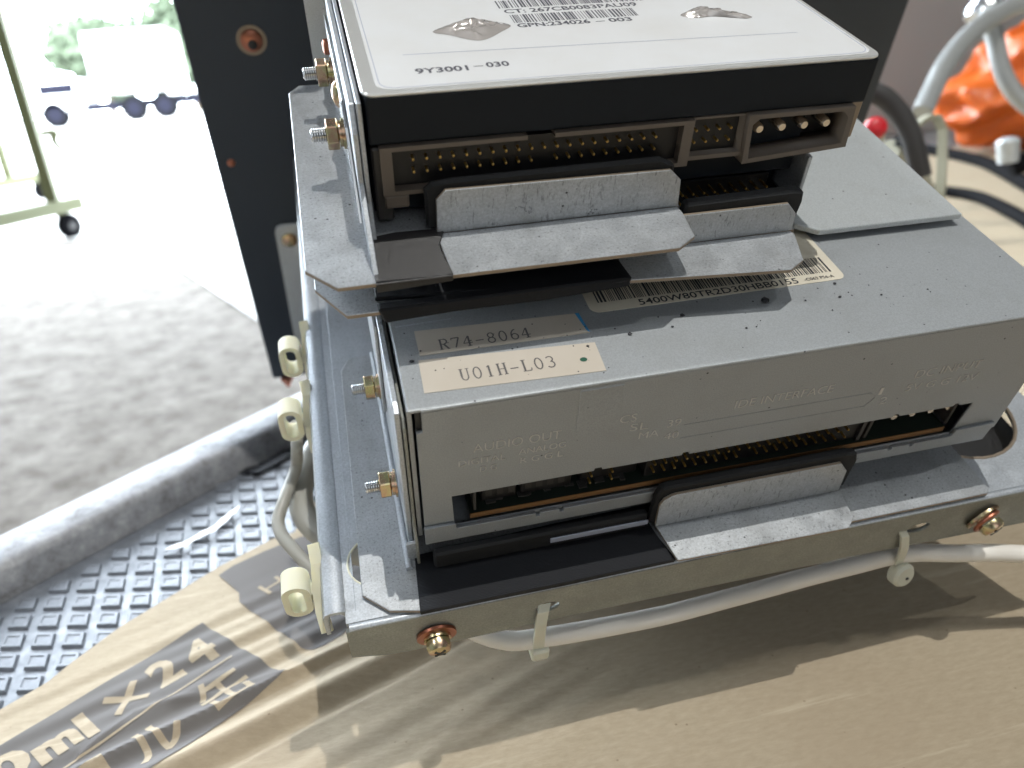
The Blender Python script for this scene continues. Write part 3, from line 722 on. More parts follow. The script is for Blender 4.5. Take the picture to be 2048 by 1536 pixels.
# ================================================================ BASE BRACKET (holds the optical drive)
BB = Thing('lower_bracket', (0, 0, -48), 'lowest zinc bracket, wide plate with taped front and bright pull flange', 'bracket')
pl = [(-12.4, 66.0), (-9.9, 70.7), (-2.0, 71.5), (-2.0, 160), (140, 160), (141.4, -10.8), (140.2, -12.2), (-2.4, -12.4), (-8.6, -11.0), (-13.9, -6.0)]
BB.part('plate', bplate(pl, 'z', -49.0, -48.0, bev=0.15), M['galv'])
wall = [(3.0, -47.9), (3.0, -36.5), (1.5, -34.5), (1.5, -20), (1.5, -1.4), (4, -0.6), (150, -0.6), (150, -47.9)]
BB.part('side_wall', bplate(wall, 'x', -2.3, -1.2, bev=0.15), M['galv_clean'])
wall2 = [(-1.2, -47.9), (-1.0, -40), (0.9, -37), (0.9, -5), (2.5, -3.6), (120, -3.6), (120, -47.9)]
BB.part('inner_side_wall', bplate(wall2, 'x', -1.0, -0.35, bev=0.1), M['galv_dull'])
BB.part('side_flange', bplate([(30, -30), (28, -2.2), (33, -0.4), (74, -0.4), (74, -30)], 'x', -3.1, -2.45, bev=0.12), M['galv_clean'])
BB.part('bend', btube([(-3.0, -2.0, -47.6), (-3.0, 40, -47.6), (-3.0, 71, -47.6)], 0.8, 10, smooth_pts=False), M['galv_clean'], smooth=True)
up = [(54.2, -45.9), (54.0, -38.0), (54.8, -36.2), (56.4, -35.2), (57.6, -34.9), (99.0, -34.9), (101.6, -38.3), (102.2, -45.9)]
BB.part('pull_upstand', bplate(up, 'y', -4.6, -3.7, bev=0.14), M['galv'])
fl = [(54.4, -3.75), (102.4, -3.75), (102.6, -5.2), (101.6, -12.4), (98.8, -14.9), (55.9, -14.2)]
BB.part('pull_flange', bplate(fl, 'z', -46.8, -46.0, bev=0.14), M['galv'])
BB.part('tape_wrap', bplate([(-1.4, 1.2), (30, 2.6), (57.0, 3.2), (53.8, -2), (54.4, -6), (56.3, -13.0), (26, -12.7), (-2.3, -12.75)], 'z', -47.95, -47.55, bev=0.1), M['tape'])
BB.part('tape_wrap', bplate([(-2.3, -47.6), (56.2, -47.6), (56.0, -48.7), (30, -49.2), (12, -49.0), (-2.3, -48.9)], 'y', -13.0, -12.6, bev=0.1), M['tape'])
BB.part('tape_wrap', bplate([(30, 2.0), (53.2, 2.0), (53.2, -3.0), (38, -3.2)], 'z', -47.5, -47.2, bev=0.1), M['tape'])
BB.part('foam_strip', bplate([(53.0, -45.9), (53.4, -35.4), (54.5, -33.2), (56, -33.0), (100.6, -32.8), (103.3, -33.4), (104.4, -36.5), (104.2, -40.6), (104.2, -45.9)], 'y', -3.6, -1.3, bev=0.5), M['foam'])
BB.part('under_tape', bbox(2.5, 52.5, -3.4, -1.2, -47.5, -42.2, 0.5), M['foam'])
BB.part('white_scrap', bbox(29, 52.5, -3.9, -3.5, -45.4, -43.9, 0.1), M['rule_ink'])
for y_, z_ in ((39.0, -30.0), (9.0, -30.5)): add_bolt(BB, y_, z_, -3.1)
BB.part('end_tab', bplate([(-3.0, -48.0), (-3.0, -42.0), (-0.6, -41.6), (-0.2, -48.0)], 'y', 0.4, 1.2, bev=0.1), M['galv_clean'])

# ================================================================ TRAYS FOR THE HARD DRIVES
def l_tray(name, label, z, x_l, y_f, xr0, xr1, fy, upy, uptop, side_back, tipx):
    T = Thing(name, (0, 20, z), label, 'bracket')
    yb = y_f + side_back
    T.part('plate', bplate([(x_l, yb - 4), (x_l + 2.6, yb), (-1.6, yb), (-1.6, 165), (tipx + 1, 165), (tipx + 1, upy + 0.2), (xr0 - .6, upy + 0.2), (xr0 - .6, fy), (x_l + 5.4, fy), (x_l, y_f + 6)], 'z', z - 1.0, z, bev=0.14), M['galv'])
    return T
UT = l_tray('upper_tray', 'upper zinc drive tray with taped corner and long pull flange in front', 17.3, -14.2, 17.2, 11.6, 61.8, 16.8, 30.5, 26.6, 87, 61.8)
UT.part('pull_upstand', bplate([(11.6, 17.35), (11.7, 24.6), (13.5, 26.6), (59.2, 26.0), (61.8, 23.5), (62.4, 17.35)], 'y', 30.3, 31.2, bev=0.14), M['galv'])
UT.part('pull_flange', bplate([(11.4, 30.35), (62.2, 30.35), (62.4, 28), (61.4, 19.4), (56.8, 16.2), (12.0, 16.5)], 'z', 16.35, 17.35, bev=0.14), M['galv'])
UT.part('tape_wrap', bplate([(-2.1, 31.0), (3.5, 32.0), (13.4, 31.6), (11.2, 26), (11.4, 22), (12.2, 16.35), (-2.0, 16.6)], 'z', 17.38, 17.65, bev=0.08), M['tape_shiny'])
UT.part('tape_wrap', bplate([(-2.0, 17.5), (12.1, 17.5), (12.0, 16.2), (-2.0, 15.6)], 'y', 16.05, 16.4, bev=0.08), M['tape_shiny'])
UT.part('foam_strip', bplate([(9.8, 17.7), (9.6, 26.4), (11.0, 27.6), (15.0, 28.0), (57.0, 28.2), (60.4, 26.6), (61.0, 22.0), (61.0, 17.7)], 'y', 31.3, 33.0, bev=0.6), M['foam'])
UT.part('side_wall', bplate([(18.5, 17.4), (33.5, 28.0), (33.5, 37.5), (36, 42.2), (160, 42.2), (160, 17.4)], 'x', -2.2, -1.2, bev=0.14), M['galv_clean'])
UT.part('inner_side_wall', bplate([(30.0, 17.4), (33.0, 24.0), (33.0, 43.4), (160, 43.4), (160, 17.4)], 'x', -1.0, -0.2, bev=0.1), M['galv_clean'])
UT.part('side_flange', bplate([(34, 19), (46, 33.0), (51, 36.2), (98, 36.2), (98, 19)], 'x', -3.0, -2.35, bev=0.12), M['steel'])
UT.part('rear_upright', bplate([(-6.9, 17.35), (-1.7, 17.35), (-1.6, 60), (-7.4, 60)], 'y', 106, 107, bev=0.1), M['cover'])
add_bolt(UT, 54.0, 28.0, -3.0, 'brass'); add_bolt(UT, 85.0, 28.0, -3.0, 'brass')
lathe_bm = lathe(bmesh.new(), [(0, 3.0), (.8, 2.9), (1.6, 2.1), (2.0, .8)], (-1, 0, 0), (-2.3, 66.5, 30.8), 24)
UT.part('round_screw_head', lathe_bm, M['brass'], smooth=True)
UT.part('round_screw_head', lathe(bmesh.new(), [(0, 1.9), (1.0, 1.8), (1.4, 1.0)], (-1, 0, 0), (-3.0, 95, 30), 20), M['copper'], smooth=True)
LT = l_tray('lower_tray', 'lower zinc drive tray jutting out further right beneath the upper tray', 9.3, -13.3, 21.9, 48.2, 90.0, 18.6, 28.4, 16.3, 80, 90.0)
LT.part('pull_upstand', bplate([(49.6, 9.35), (49.6, 16.4), (87.0, 16.4), (89.6, 13.6), (89.9, 9.35)], 'y', 28.0, 28.9, bev=0.14), M['galv'])
LT.part('pull_flange', bplate([(48.4, 28.05), (89.6, 28.05), (89.8, 26.5), (86.9, 17.5), (82.6, 14.8), (48.2, 18.2), (47.6, 22)], 'z', 8.35, 9.35, bev=0.14), M['galv'])
LT.part('tape_wrap', bplate([(-2.0, 30.0), (50.0, 30.0), (48.0, 24), (48.6, 17.6), (46, 17.4), (-2.3, 21.4)], 'z', 9.38, 10.4, bev=0.3), M['tape'])
LT.part('tape_wrap', bplate([(-2.2, 10.4), (48.4, 10.4), (48.4, 8.0), (30, 7.2), (12, 7.4), (-1.0, 6.8)], 'y', 17.6, 20.2, bev=0.4), M['tape'])
LT.part('foam_strip', bplate([(48.5, 9.6), (48.5, 15.6), (63.2, 15.6), (63.6, 18.4), (88.2, 18.8), (90.8, 18.4), (91.2, 15.5), (90.6, 9.6)], 'y', 29.0, 31.8, bev=0.6), M['foam'])
LT.part('side_wall', bplate([(34, 9.4), (34, 23.5), (120, 23.5), (120, 9.4)], 'x', 92.9, 93.8, bev=0.12), M['galv_clean'])
LT.part('orange_screw', lathe(bmesh.new(), [(0, 1.9), (1.2, 1.9), (1.5, 1.2)], (-1, 0, 0), (-2.4, 32.6, 0.4), 18), M['copper'], smooth=True)

# second drive, in the shade under the first
SD = Thing('shaded_drive', (45, 36, 10.4), 'dark second drive tucked in the shade between the two trays', 'hard drive')
SD.part('body', bbox(1.0, 92.6, 44, 150, 10.0, 16.2, 0.3), M['cast'])
SD.part('connector', bbox(40, 89.5, 41.5, 44, 10.4, 16.2, 0.2), M['dark'])
for i in range(17):
    for r_ in range(2): SD.inst('pin', pin, (47.0 + 2.54 * i, 38.2, 12.2 + 2.3 * r_))
SD.part('edge_strip', bbox(91.2, 91.8, 33.6, 60, 9.6, 13.4), M['steel'])

# ================================================================ HARD DRIVE
HD = Thing('hard_drive', (51, 34, 18.4), 'black hard drive with large white label on top of the stack', 'hard drive')
bm = bmesh.new(); box(bm, 0.6, 102.2, 34.4, 180, 34.6, 43.7, 0.5, 2); HD.part('casting', bm, M['cast'])
HD.part('lower_casting', bbox(0.6, 92.4, 38.5, 180, 18.4, 34.55, 0.3), M['cast'])
HD.part('corner_block', bbox(0.8, 4.0, 34.8, 38.4, 18.6, 33.9, 0.4), M['dark_grey'])
bm = bmesh.new(); plate(bm, rrect(0.2, 102.4, 34.1, 180, 2.4), 'z', 43.6, 44.3, 0.25); HD.part('top_plate', bm, M['bright'])
lb = HD.part('top_label', bplate(rrect(3.0, 101.2, 35.2, 179, 3.0), 'z', 44.31, 44.42, bev=0), M['white_label'])
zt = 44.45
HD.part('label_border', holed(rrect(3.6, 100.7, 35.75, 178, 2.8), [rrect(3.75, 100.55, 35.9, 177.8, 2.7)], 'z', zt - 0.02, zt), M['rule_ink'], parent=lb)
HD.part('lettering', text_bm('9Y3001', 10.7, 20.5, 40.9, 43.3, onz(zt), bold=0.025), M['grey_ink'], parent=lb)
HD.part('lettering', text_bm('\u2013', 21.6, 23.4, 42.35, 42.6, onz(zt)), M['grey_ink'], parent=lb)
HD.part('lettering', text_bm('030', 24.0, 28.4, 41.6, 43.9, onz(zt), bold=0.025), M['grey_ink'], parent=lb)
HD.part('ruled_line', sheet([(9.5, 49.95), (91.0, 47.8), (91.0, 47.95), (9.5, 50.15)], zt), M['rule_ink'], parent=lb)
HD.part('lettering', text_bm('GPN:234026', 34.6, 50.2, 60.0, 62.2, onz(zt), bold=0.025), M['grey_ink'], parent=lb)
HD.part('lettering', text_bm('\u2013 003', 51.4, 59.4, 59.9, 62.0, onz(zt), bold=0.02), M['grey_ink'], parent=lb)
HD.part('barcode', barcode(34.4, 61.6, 62.6, 67.2, zt, 8, 0.16, -0.0), M['grey_ink'], parent=lb)
HD.part('lettering', text_bm('CT: 267CB0083PAU09', 33.8, 63.6, 68.2, 70.6, onz(zt), bold=0.02), M['grey_ink'], parent=lb)
HD.part('barcode', barcode(33.2, 66.0, 71.4, 76.0, zt, 9, 0.16), M['grey_ink'], parent=lb)
def blister(cx, cy, pts, seed):
    """a creased pocket of clear film over a hole in the label."""
    from mathutils import noise as mn
    bm = bmesh.new(); n = len(pts); R_ = 9; rings = []
    fine = []
    for i in range(n):
        p0, p1, p2, p3 = (Vector(pts[(i + k) % n]) for k in (-1, 0, 1, 2))
        for k in range(4):
            t = k / 4; fine.append(0.5 * ((2 * p1) + (-p0 + p2) * t + (2 * p0 - 5 * p1 + 4 * p2 - p3) * t * t + (-p0 + 3 * p1 - 3 * p2 + p3) * t ** 3))
    for r in range(R_):
        f = 1 - r / R_
        row = []
        for p in fine:
            x, y = p.x * f, p.y * f
            rid = 1 - abs(mn.noise(Vector((x * .35 + seed, y * .5, seed)))) * 2.2
            h = (1 - f ** 3) * (0.55 + 0.75 * rid + 0.25 * mn.noise(Vector((x * 1.1, y * 1.1, seed))))
            row.append(bm.verts.new((cx + x, cy + y, zt + max(0.02, h))))
        rings.append(row)
    m_ = len(fine)
    for a_, b_ in zip(rings, rings[1:]):
        for i in range(m_): bm.faces.new((a_[i], a_[(i + 1) % m_], b_[(i + 1) % m_], b_[i]))
    bm.faces.new(rings[-1])
    HD.part('film_blister', bm, M['foil'], parent=lb, smooth=True)
blister(25.0, 60.5, [(-8, 0), (-4, 3.4), (0.5, 6.0), (5.0, 4.0), (8.3, 1.0), (5.8, -2.0), (2.0, -5.4), (-1.0, -5.6), (-5, -2.2)], 2)
blister(76.5, 60.5, [(-6, 0.5), (-3, 3.0), (0, 4.2), (3, 3), (9.0, -2.2), (7.0, -3.4), (1, -1.2), (-3, -1.4)], 4)
# connectors along the rear edge
def frame(T, x0, x1, z0, z1, y0, y1, th, m, name, cut=None, parent=None):
    tz = 0.85
    hole = [(x0 + th, z0 + th * .7), (x1 - th, z0 + th * .7), (x1 - th, z1 - th * .7), (x0 + th, z1 - th * .7)]
    outer_ = [(x0, z0), (x1, z0), (x1, z1), (x0, z1)]
    if cut:
        outer_ = [(x0, z0), (x1, z0), (x1, z1), (cut[1], z1), (cut[1], z1 - tz), (x1 - th, z1 - tz), (x1 - th, z0 + tz), (x0 + th, z0 + tz), (x0 + th, z1 - tz), (cut[0], z1 - tz), (cut[0], z1), (x0, z1)]
        return T.part(name, bplate(outer_, 'y', y0, y1, bev=0.0), m, parent=parent)
    return T.part(name, holed(outer_, [hole], 'y', y0, y1), m, parent=parent)
ic = frame(HD, 2.2, 64.2, 24.6, 34.4, 33.6, 40.5, 2.2, M['plug'], 'interface_socket', cut=(30.1, 35.5))
HD.part('socket_back', bbox(4.4, 62.0, 35.7, 40.4, 25.6, 33.4), M['dark'], parent=ic)
HD.part('socket_foot', bbox(2.4, 7.0, 33.6, 38.0, 21.8, 24.5, 0.3), M['plug'], parent=ic)
for i in range(20):
    for r_ in range(2):
        if r_ == 0 and i == 10: continue
        HD.inst('pin', pin, (8.3 + 2.54 * i, 33.9, 28.9 + 2.54 * r_))
jb = HD.part('jumper_socket', holed([(64.3, 25.2), (76.4, 25.2), (75.7, 34.4), (64.3, 34.4)], [[(64.7, 26.1), (76.0, 26.1), (75.4, 34.0), (64.7, 34.0)]], 'y', 34.6, 40.4), M['plug'])
HD.part('socket_back', bbox(64.8, 75.6, 36.7, 40.3, 25.8, 34.0), M['dark'], parent=jb)
for i in range(4):
    for r_ in range(2): HD.inst('pin', pin, (65.7 + 2.54 * i, 35.0, 28.8 + 2.54 * r_))
mo = [(76.6, 23.9), (100.4, 25.5), (99.6, 34.5), (75.8, 34.5)]
mi = [(77.7, 25.0), (98.9, 26.5), (98.6, 32.2), (97.2, 33.6), (78.2, 33.6), (76.9, 32.4)]
ms = HD.part('power_socket', holed(mo, [mi], 'y', 33.3, 40.6), M['plug'])
HD.part('socket_back', bbox(78.8, 99.8, 40.0, 40.5, 24.6, 34.0), M['dark'], parent=ms)
for i in range(4): HD.inst('power_pin', pin_big, (79.3 + 5.08 * i, 34.2, 30.9))
HD.part('side_screw', lathe(bmesh.new(), [(0, 2.2), (1.3, 2.1), (1.6, 1.2)], (1, 0, 0), (101.3, 44.5, 31.5), 20), M['brass'], smooth=True)
HD.part('side_block', bbox(100.5, 103.2, 36, 52, 26, 34.3, 0.3), M['edge'])

# ================================================================ PALE COVER PLATE at the right rear
bm = bplate([(99.2, 43.0), (98.8, 39.2), (99.6, 38.4), (103.3, 35.3), (142.0, 34.8), (146.6, 112), (146.6, 170), (98.8, 170)], 'z', 1.5, 3.0, bev=0.2)
single('cover_plate', bm, (120, 80, 4), 'pale chamfered metal plate lying over the right rear of the optical drive', 'plate', M['cover'])

# ================================================================ CHASSIS
CH = Thing('chassis_frame', (60, 40, -64), 'galvanised chassis frame with folded front edge under the lowest bracket', 'chassis')
CH.part('deck', holed([(-18.0, -11.2), (175, -11.2), (175, 195), (-17.0, 195)], [circ(-9.8, 3.0, 6.6, 40), circ(150, 16, 17, 48)], 'z', -50.6, -49.4), M['galv_clean'])
bm = bmesh.new(); fr = [(-18.2, -50.2), (-15.5, -49.8), (175, -49.8), (175, -66.2), (112, -64.2), (40, -63.4), (-6, -63.8), (-10.1, -63.4), (-18.3, -61.0)]
CH.part('front_flange', holed(fr, [circ(26.5, -56.9, 2.9, 20, 2.2), circ(123.6, -56.6, 3.4, 20, 1.9)], 'y', -13.0, -12.0), M['galv_dull'])
CH.part('hole_shade_sheet', bbox(30, 172, -2, 194, -58, -57.2), M['dark'])  # added dark sheet: blocks light through the hole, stands in for shade
CH.part('front_bend', btube([(-17.5, -11.9, -50.5), (60, -11.9, -50.5), (175, -11.9, -50.5)], 1.1, 12, smooth_pts=False), M['galv_clean'], smooth=True)
CH.part('hole_rim', btube([(-9.8 + 6.7 * math.cos(a * .2), 3.0 + 6.7 * math.sin(a * .2), -49.6) for a in range(32)], 0.3, 8, smooth_pts=False), M['nylon'], smooth=True)
CH.part('hole_rim', btube([(150 + 17.2 * math.cos(a * .2), 16 + 17.2 * math.sin(a * .2), -49.6) for a in range(32)], 0.5, 8, smooth_pts=False), M['edge'], smooth=True)
# channel along the left side
prof = [(-22.8, -57.0), (-22.8, -50.4), (-22.2, -49.0), (-21.0, -48.6), (-18.9, -48.6), (-17.9, -49.2), (-17.3, -50.4), (-16.3, -49.7), (-15.6, -49.3)]
th = 0.9
inn = [(-21.9, -57.0), (-21.9, -50.7), (-21.5, -49.8), (-20.9, -49.5), (-19.2, -49.5), (-18.6, -50.0), (-17.9, -51.4), (-16.3, -50.8), (-15.6, -50.3)]
bm = bmesh.new(); loop = prof + inn[::-1]
def sweep_y(bm, loop, y0, y1, x_shift=0.0):
    a = [bm.verts.new((x, y0, z)) for x, z in loop]; b = [bm.verts.new((x + x_shift, y1, z)) for x, z in loop]; n = len(loop)
    for i in range(n): bm.faces.new((a[i], b[i], b[(i + 1) % n], a[(i + 1) % n]))
    bmesh.ops.triangulate(bm, faces=[bm.faces.new(a[::-1]), bm.faces.new(b)])
sweep_y(bm, loop, -8.6, 195, 2.4)
CH.part('side_channel', bm, M['galv_clean'], smooth=True)
pan_screw(CH, (0.7, -13.0, -58.3), (0.02, -1, -0.12), 2.75, 2.8, 4.5, 'copper', 'brass')
pan_screw(CH, (142.5, -13.0, -57.2), (0.25, -1, -0.15), 3.0, 2.4, 4.6, 'brass', 'brass', spring=True)
# ================================================================ BLACK PANEL
BP = Thing('upright_metal_sheet', (100, 200, -170), 'tall black metal sheet standing behind the drives, bolted near its left edge', 'metal sheet')
BP.part('sheet', bplate([(-50.4, -170), (205, -174), (205, -76), (243.8, -76), (243.8, 230), (-50.4, 230)], 'y', 200, 203, bev=0.5), M['panel'])
def psc(c, r, m, depth):
    return lathe(bmesh.new(), [(0, r), (depth * .6, r * .95), (depth, r * .5)], (0, -1, 0), c, 28)
BP.part('screw', psc((-27.4, 200, -5.3), 4.0, 'brass', 2.2), M['copper'], smooth=True)
BP.part('screw_core', psc((-27.2, 197.9, -6.2), 1.7, 'dark', .6), M['dark'], smooth=True)
BP.part('washer', lathe(bmesh.new(), [(0, 5.3), (.5, 5.3)], (0, -1, 0), (-27.4, 200, -5.3), 32), M['edge'], smooth=True)
BP.part('rivet', psc((-44.7, 200, -51.6), 1.6, 'copper', 1.2), M['copper'], smooth=True)
sb = BP.part('strap_plate', bplate([(-33.9, -85), (-32.9, -82.5), (-31, -81.6), (-12, -81.6), (-12, -156), (-36, -156)], 'y', 198.4, 199.8, bev=0.2), M['cover'])
BP.part('screw', psc((-28.6, 198.3, -89.0), 3.4, 'brass', 1.6), M['brass'], smooth=True, parent=sb)
BP.part('screw', psc((-25.6, 198.3, -118.0), 2.4, 'brass', 1.6), M['brass'], smooth=True, parent=sb)
BP.part('foot_pin', lathe(bmesh.new(), [(0, 1.2), (-4, 1.9), (-4.2, 3.0), (-7, 3.0)], (0, 0, -1), (-44.0, 201, -177), 16), M['copper'], smooth=True)

# ================================================================ CABLES, TIES, CLIPS
single('white_cable', btube([(-6, 6, -70), (6, -4, -71), (16, -11.2, -71.2), (26, -13.2, -70.8), (53.5, -14.4, -70.6), (75, -13.6, -70.8), (96, -12.6, -70.8), (112, -12.2, -70.6), (126, -12.2, -70.3), (139, -15.2, -70), (158, -19.5, -70.4), (200, -32, -72)], 2.35, 20), (60, -12, -70), 'white cable tied along the front edge of the chassis', 'cable', M['white_cable'], smooth=True)
def stadium(cx, cz, w_, h_, y0, y1, th_, bm):
    n = 10; outer_ = []; inner_ = []
    for sgn, a0 in ((1, 0), (-1, 180)):
        for i in range(n + 1):
            a = math.radians(a0 + 180 * i / n)
            outer_.append((cx + w_ * math.cos(a), cz + sgn * (h_ - w_) + w_ * math.sin(a)))
            inner_.append((cx + (w_ - th_) * math.cos(a), cz + sgn * (h_ - w_) + (w_ - th_) * math.sin(a)))
    m_ = len(outer_)
    f = AX['y']
    A1 = [bm.verts.new(f(p, y0)) for p in outer_]; A2 = [bm.verts.new(f(p, y1)) for p in outer_]
    B1 = [bm.verts.new(f(p, y0)) for p in inner_]; B2 = [bm.verts.new(f(p, y1)) for p in inner_]
    for i in range(m_):
        j = (i + 1) % m_
        for q in ((A1[i], A1[j], A2[j], A2[i]), (B1[j], B1[i], B2[i], B2[j]), (A1[j], A1[i], B1[i], B1[j]), (A2[i], A2[j], B2[j], B2[i])): bm.faces.new(q)
def clip_thing(base, label):
    x, y, z = base
    T = Thing('cable_clip', base, label, 'cable clip', group='nylon clips on the left side of the chassis')
    bm = bmesh.new(); ribbon(bm, [(x + 2.6, y + 8, z + 7.5), (x + 2.9, y + 4, z + 5.5), (x + 2.4, y, z + 2), (x + 2.4, y - 4, z - 1.5), (x + 3.0, y - 7.5, z - 5)], 2.6, 1.2, (1, 0.0, 0.15)); T.part('arm', bm, M['nylon'])
    bm = bmesh.new(); stadium(x - 2.4, z + 1.0, 3.1, 5.9, y - 2.4, y + 3.2, 1.5, bm); T.part('loop', bm, M['nylon'], smooth=True)
    T.part('stud', bbox(x + 0.2, x + 3.0, y - 1.2, y + 2.0, z - 1.2, z + 1.6, 0.3), M['nylon'])
clip_thing((-26.0, 1.6, -55.5), 'cream nylon cable clip at the front end of the chassis side')
clip_thing((-25.2, 56, -55.5), 'cream nylon cable clip halfway along the chassis side, grey cable hanging below')
clip_thing((-24.2, 82, -55.5), 'cream nylon cable clip beside the foot of the black panel')
single('grey_cable', btube([(-27.6, 66, -66), (-28.2, 57, -68), (-29.6, 55.5, -74), (-33.5, 45, -75), (-35.4, 39.5, -76), (-34.5, 34, -76), (-31.5, 28.5, -76), (-27.5, 22.5, -77), (-22, 16, -78), (-10, 10, -80)], 1.75, 16), (-30, 40, -76), 'thin grey cable looping beside the left chassis rail', 'cable', M['grey_cable'], smooth=True)
single('thick_cable', btube([(-14, 78, -78), (-23, 68, -79), (-28.5, 56, -80), (-29.5, 47, -80), (-27.0, 39, -80), (-20, 31, -81), (-8, 24, -82)], 3.6, 20), (-26, 50, -80), 'thick pale grey cable bulging out behind the thin one', 'cable', M['grey_cable'], smooth=True)
T = Thing('cable_tie', (24.5, -14, -64), 'white cable tie looped through the front hole near the brass screw', 'cable tie', group='cable ties holding the white cable')
bm = bmesh.new(); ribbon(bm, [(26.0, -12.2, -56.8), (25.2, -13.6, -57.6), (24.6, -14.6, -61), (24.4, -15.1, -66), (24.4, -15.2, -71), (24.6, -14, -73.4)], 2.7, 0.8, (1, 0, 0)); T.part('strap', bm, M['nylon_white'])
T.part('head', bbox(22.6, 27.0, -16.6, -13.0, -75.6, -71.4, 0.5), M['nylon_white'])
T = Thing('cable_tie', (123, -14, -64), 'white cable tie with round head hanging near the right front screw', 'cable tie', group='cable ties holding the white cable')
bm = bmesh.new(); ribbon(bm, [(119.0, -12.4, -56.6), (119.6, -13.8, -57.8), (120.8, -14.6, -62), (122.2, -14.4, -67), (123.0, -14.2, -71)], 2.3, 0.8, (1, 0, -0.1)); T.part('strap', bm, M['nylon_white'])
hd = T.part('head', lathe(bmesh.new(), [(-1.2, 2.6), (-.6, 3.4), (1.6, 3.5), (2.4, 2.8)], (0.15, -1, 0.35), (124.2, -15.0, -74.2), 22), M['nylon_white'], smooth=True)
for dz in (0, -1.3): T.part('slot', bbox(124.6, 125.3, -17.7, -17.2, -74.2 + dz, -73.6 + dz), M['dark'], parent=hd)

# ================================================================ RIGHT OF THE DRIVES
single('grey_cabinet', bbox(790, 1500, 1100, 1500, 297, 1100, 4, 2), (1200, 1300, 297), 'plain warm grey cabinet standing behind at the right', 'cabinet', M['cabinet'], 'W')
# orange glossy body: a rounded, dented bottle-like form
bm = bmesh.new(); bmesh.ops.create_uvsphere(bm, u_segments=96, v_segments=64, radius=1)
for v in bm.verts:
    x, y, z = v.co; r_ = 1 + 0.08 * math.sin(3 * x + 2 * z) + 0.07 * math.sin(8 * z + 4 * x) + 0.05 * math.cos(9 * x + 3 * y) + 0.03 * math.sin(17 * x - 9 * z)
    prof_ = 1.0 if z < 0.1 else 1 - 0.35 * (z - .1)
    from mathutils import noise as _mn
    r_ *= 1.06 - 0.22 * abs(_mn.noise(Vector((x * 2.2 + 3, y * 2.2, z * 2.6)))) - 0.035 * abs(_mn.noise(Vector((x * 6, y * 6, z * 6 + 2))))
    v.co = Vector((958 + 138 * x * r_ * prof_ + 26 * z, 800 + 80 * y * r_ * prof_, 385 + 92 * z * r_))
single('orange_jug', bm, (910, 800, 300), 'glossy orange plastic jug behind the clear hose loops', 'jug', M['orange'], 'W', smooth=True)
single('clear_hose', btube([(412, 372, 405), (430, 385, 420), (452, 398, 439), (487, 411, 460), (531, 418, 474), (600, 425, 480)], 7.2, 18), (480, 400, 440), 'glossy grey hose arching across the upper right corner', 'hose', M['hose'], 'W', smooth=True)
single('clear_hose', btube([(506, 428, 472), (513, 425, 455), (515, 414, 428), (522, 403, 408), (540, 392, 392), (580, 380, 380)], 6.6, 18), (515, 414, 430), 'second glossy grey hose drooping in front of the orange jug', 'hose', M['hose'], 'W', smooth=True)
single('metal_fitting', lathe(bmesh.new(), [(0, 9), (4, 15), (10, 16), (18, 12), (24, 14), (30, 8)], (0.3, 0.2, 1), (540, 466, 462), 24), (540, 466, 462), 'bright crumpled metal fitting at the top of the hose', 'fitting', M['steel'], 'W', smooth=True)
T = Thing('strap_loop', (396, 335, 400), 'pale olive strap bent over in a loop beside the drives', 'strap', 'W')
bm = bmesh.new(); ribbon(bm, [(352, 344, 385), (370, 341, 392), (384, 341, 402), (391, 340.5, 406), (397, 339, 405), (400, 336, 397), (398, 331, 379), (395, 326, 362), (391, 321, 340)], 6.0, 3.0, (.5, -.85, .2)); T.part('strap', bm, M['strap'])
bm = bmesh.new(); ribbon(bm, [(401.5, 333.5, 384), (398, 328, 370), (395, 323.5, 352), (392, 320, 340)], 1.2, 3.4, (1, 0, 0)); T.part('copper_edge', bm, M['copper'])
single('charcoal_cable', btube([(296, 300, 432), (311, 290, 428), (320, 285, 420), (326, 279, 408), (329, 275, 396), (333, 272, 380)], 6.0, 18), (320, 284, 415), 'thick charcoal cable curving down behind the white labelled drive', 'cable', M['dark_cable'], 'W', smooth=True)
T = Thing('push_button', (295, 266, 411), 'round red push button just beyond the pale cover plate', 'button', 'W')
T.part('cap', lathe(bmesh.new(), [(-8, 5.4), (0, 6.2), (3, 6.0), (5, 4.4), (5.6, 2)], (-.2, -.9, .4), (294, 266, 411), 24), M['red'], smooth=True)
T.part('collar', lathe(bmesh.new(), [(-14, 8.5), (-6, 8.5), (-5, 7)], (-.2, -.9, .4), (295.5, 267, 410.5), 24), M['strap'], smooth=True)
T = Thing('olive_bundle', (360, 320, 375), 'rolled olive bundle tied beside the red button', 'bundle', 'W')
T.part('roll', btube([(330, 300, 392), (345, 306, 384), (362, 316, 368), (380, 330, 345), (400, 345, 315)], 13, 20, radii=[8, 11, 13, 13, 10]), M['strap'], smooth=True)
T.part('band', btube([(336, 296, 400), (345, 297, 391), (352, 301, 380), (350, 310, 372)], 5.2, 12), M['black_cable'], smooth=True)
single('black_cable', btube([(830, 900, 306), (814, 801, 306), (782, 705, 306), (746, 636, 306), (692, 547, 306), (644, 470, 306), (560, 360, 306)], 7.2, 16), (780, 700, 306), 'black cable lying on the board in front of the orange jug', 'cable', M['black_cable'], 'W', smooth=True)
single('black_cable', btube([(560, 640, 305), (600, 590, 305), (611, 561, 305), (612, 531, 305), (600, 493, 305), (561, 415, 305), (526, 355, 305), (470, 260, 305)], 5.6, 16), (600, 500, 305), 'lower black cable curving out from under the pale cover plate', 'cable', M['black_cable'], 'W', smooth=True)
T = Thing('plug_connector', (474, 357, 376), 'small silver topped plug on the black lead at the right edge', 'plug', 'W')
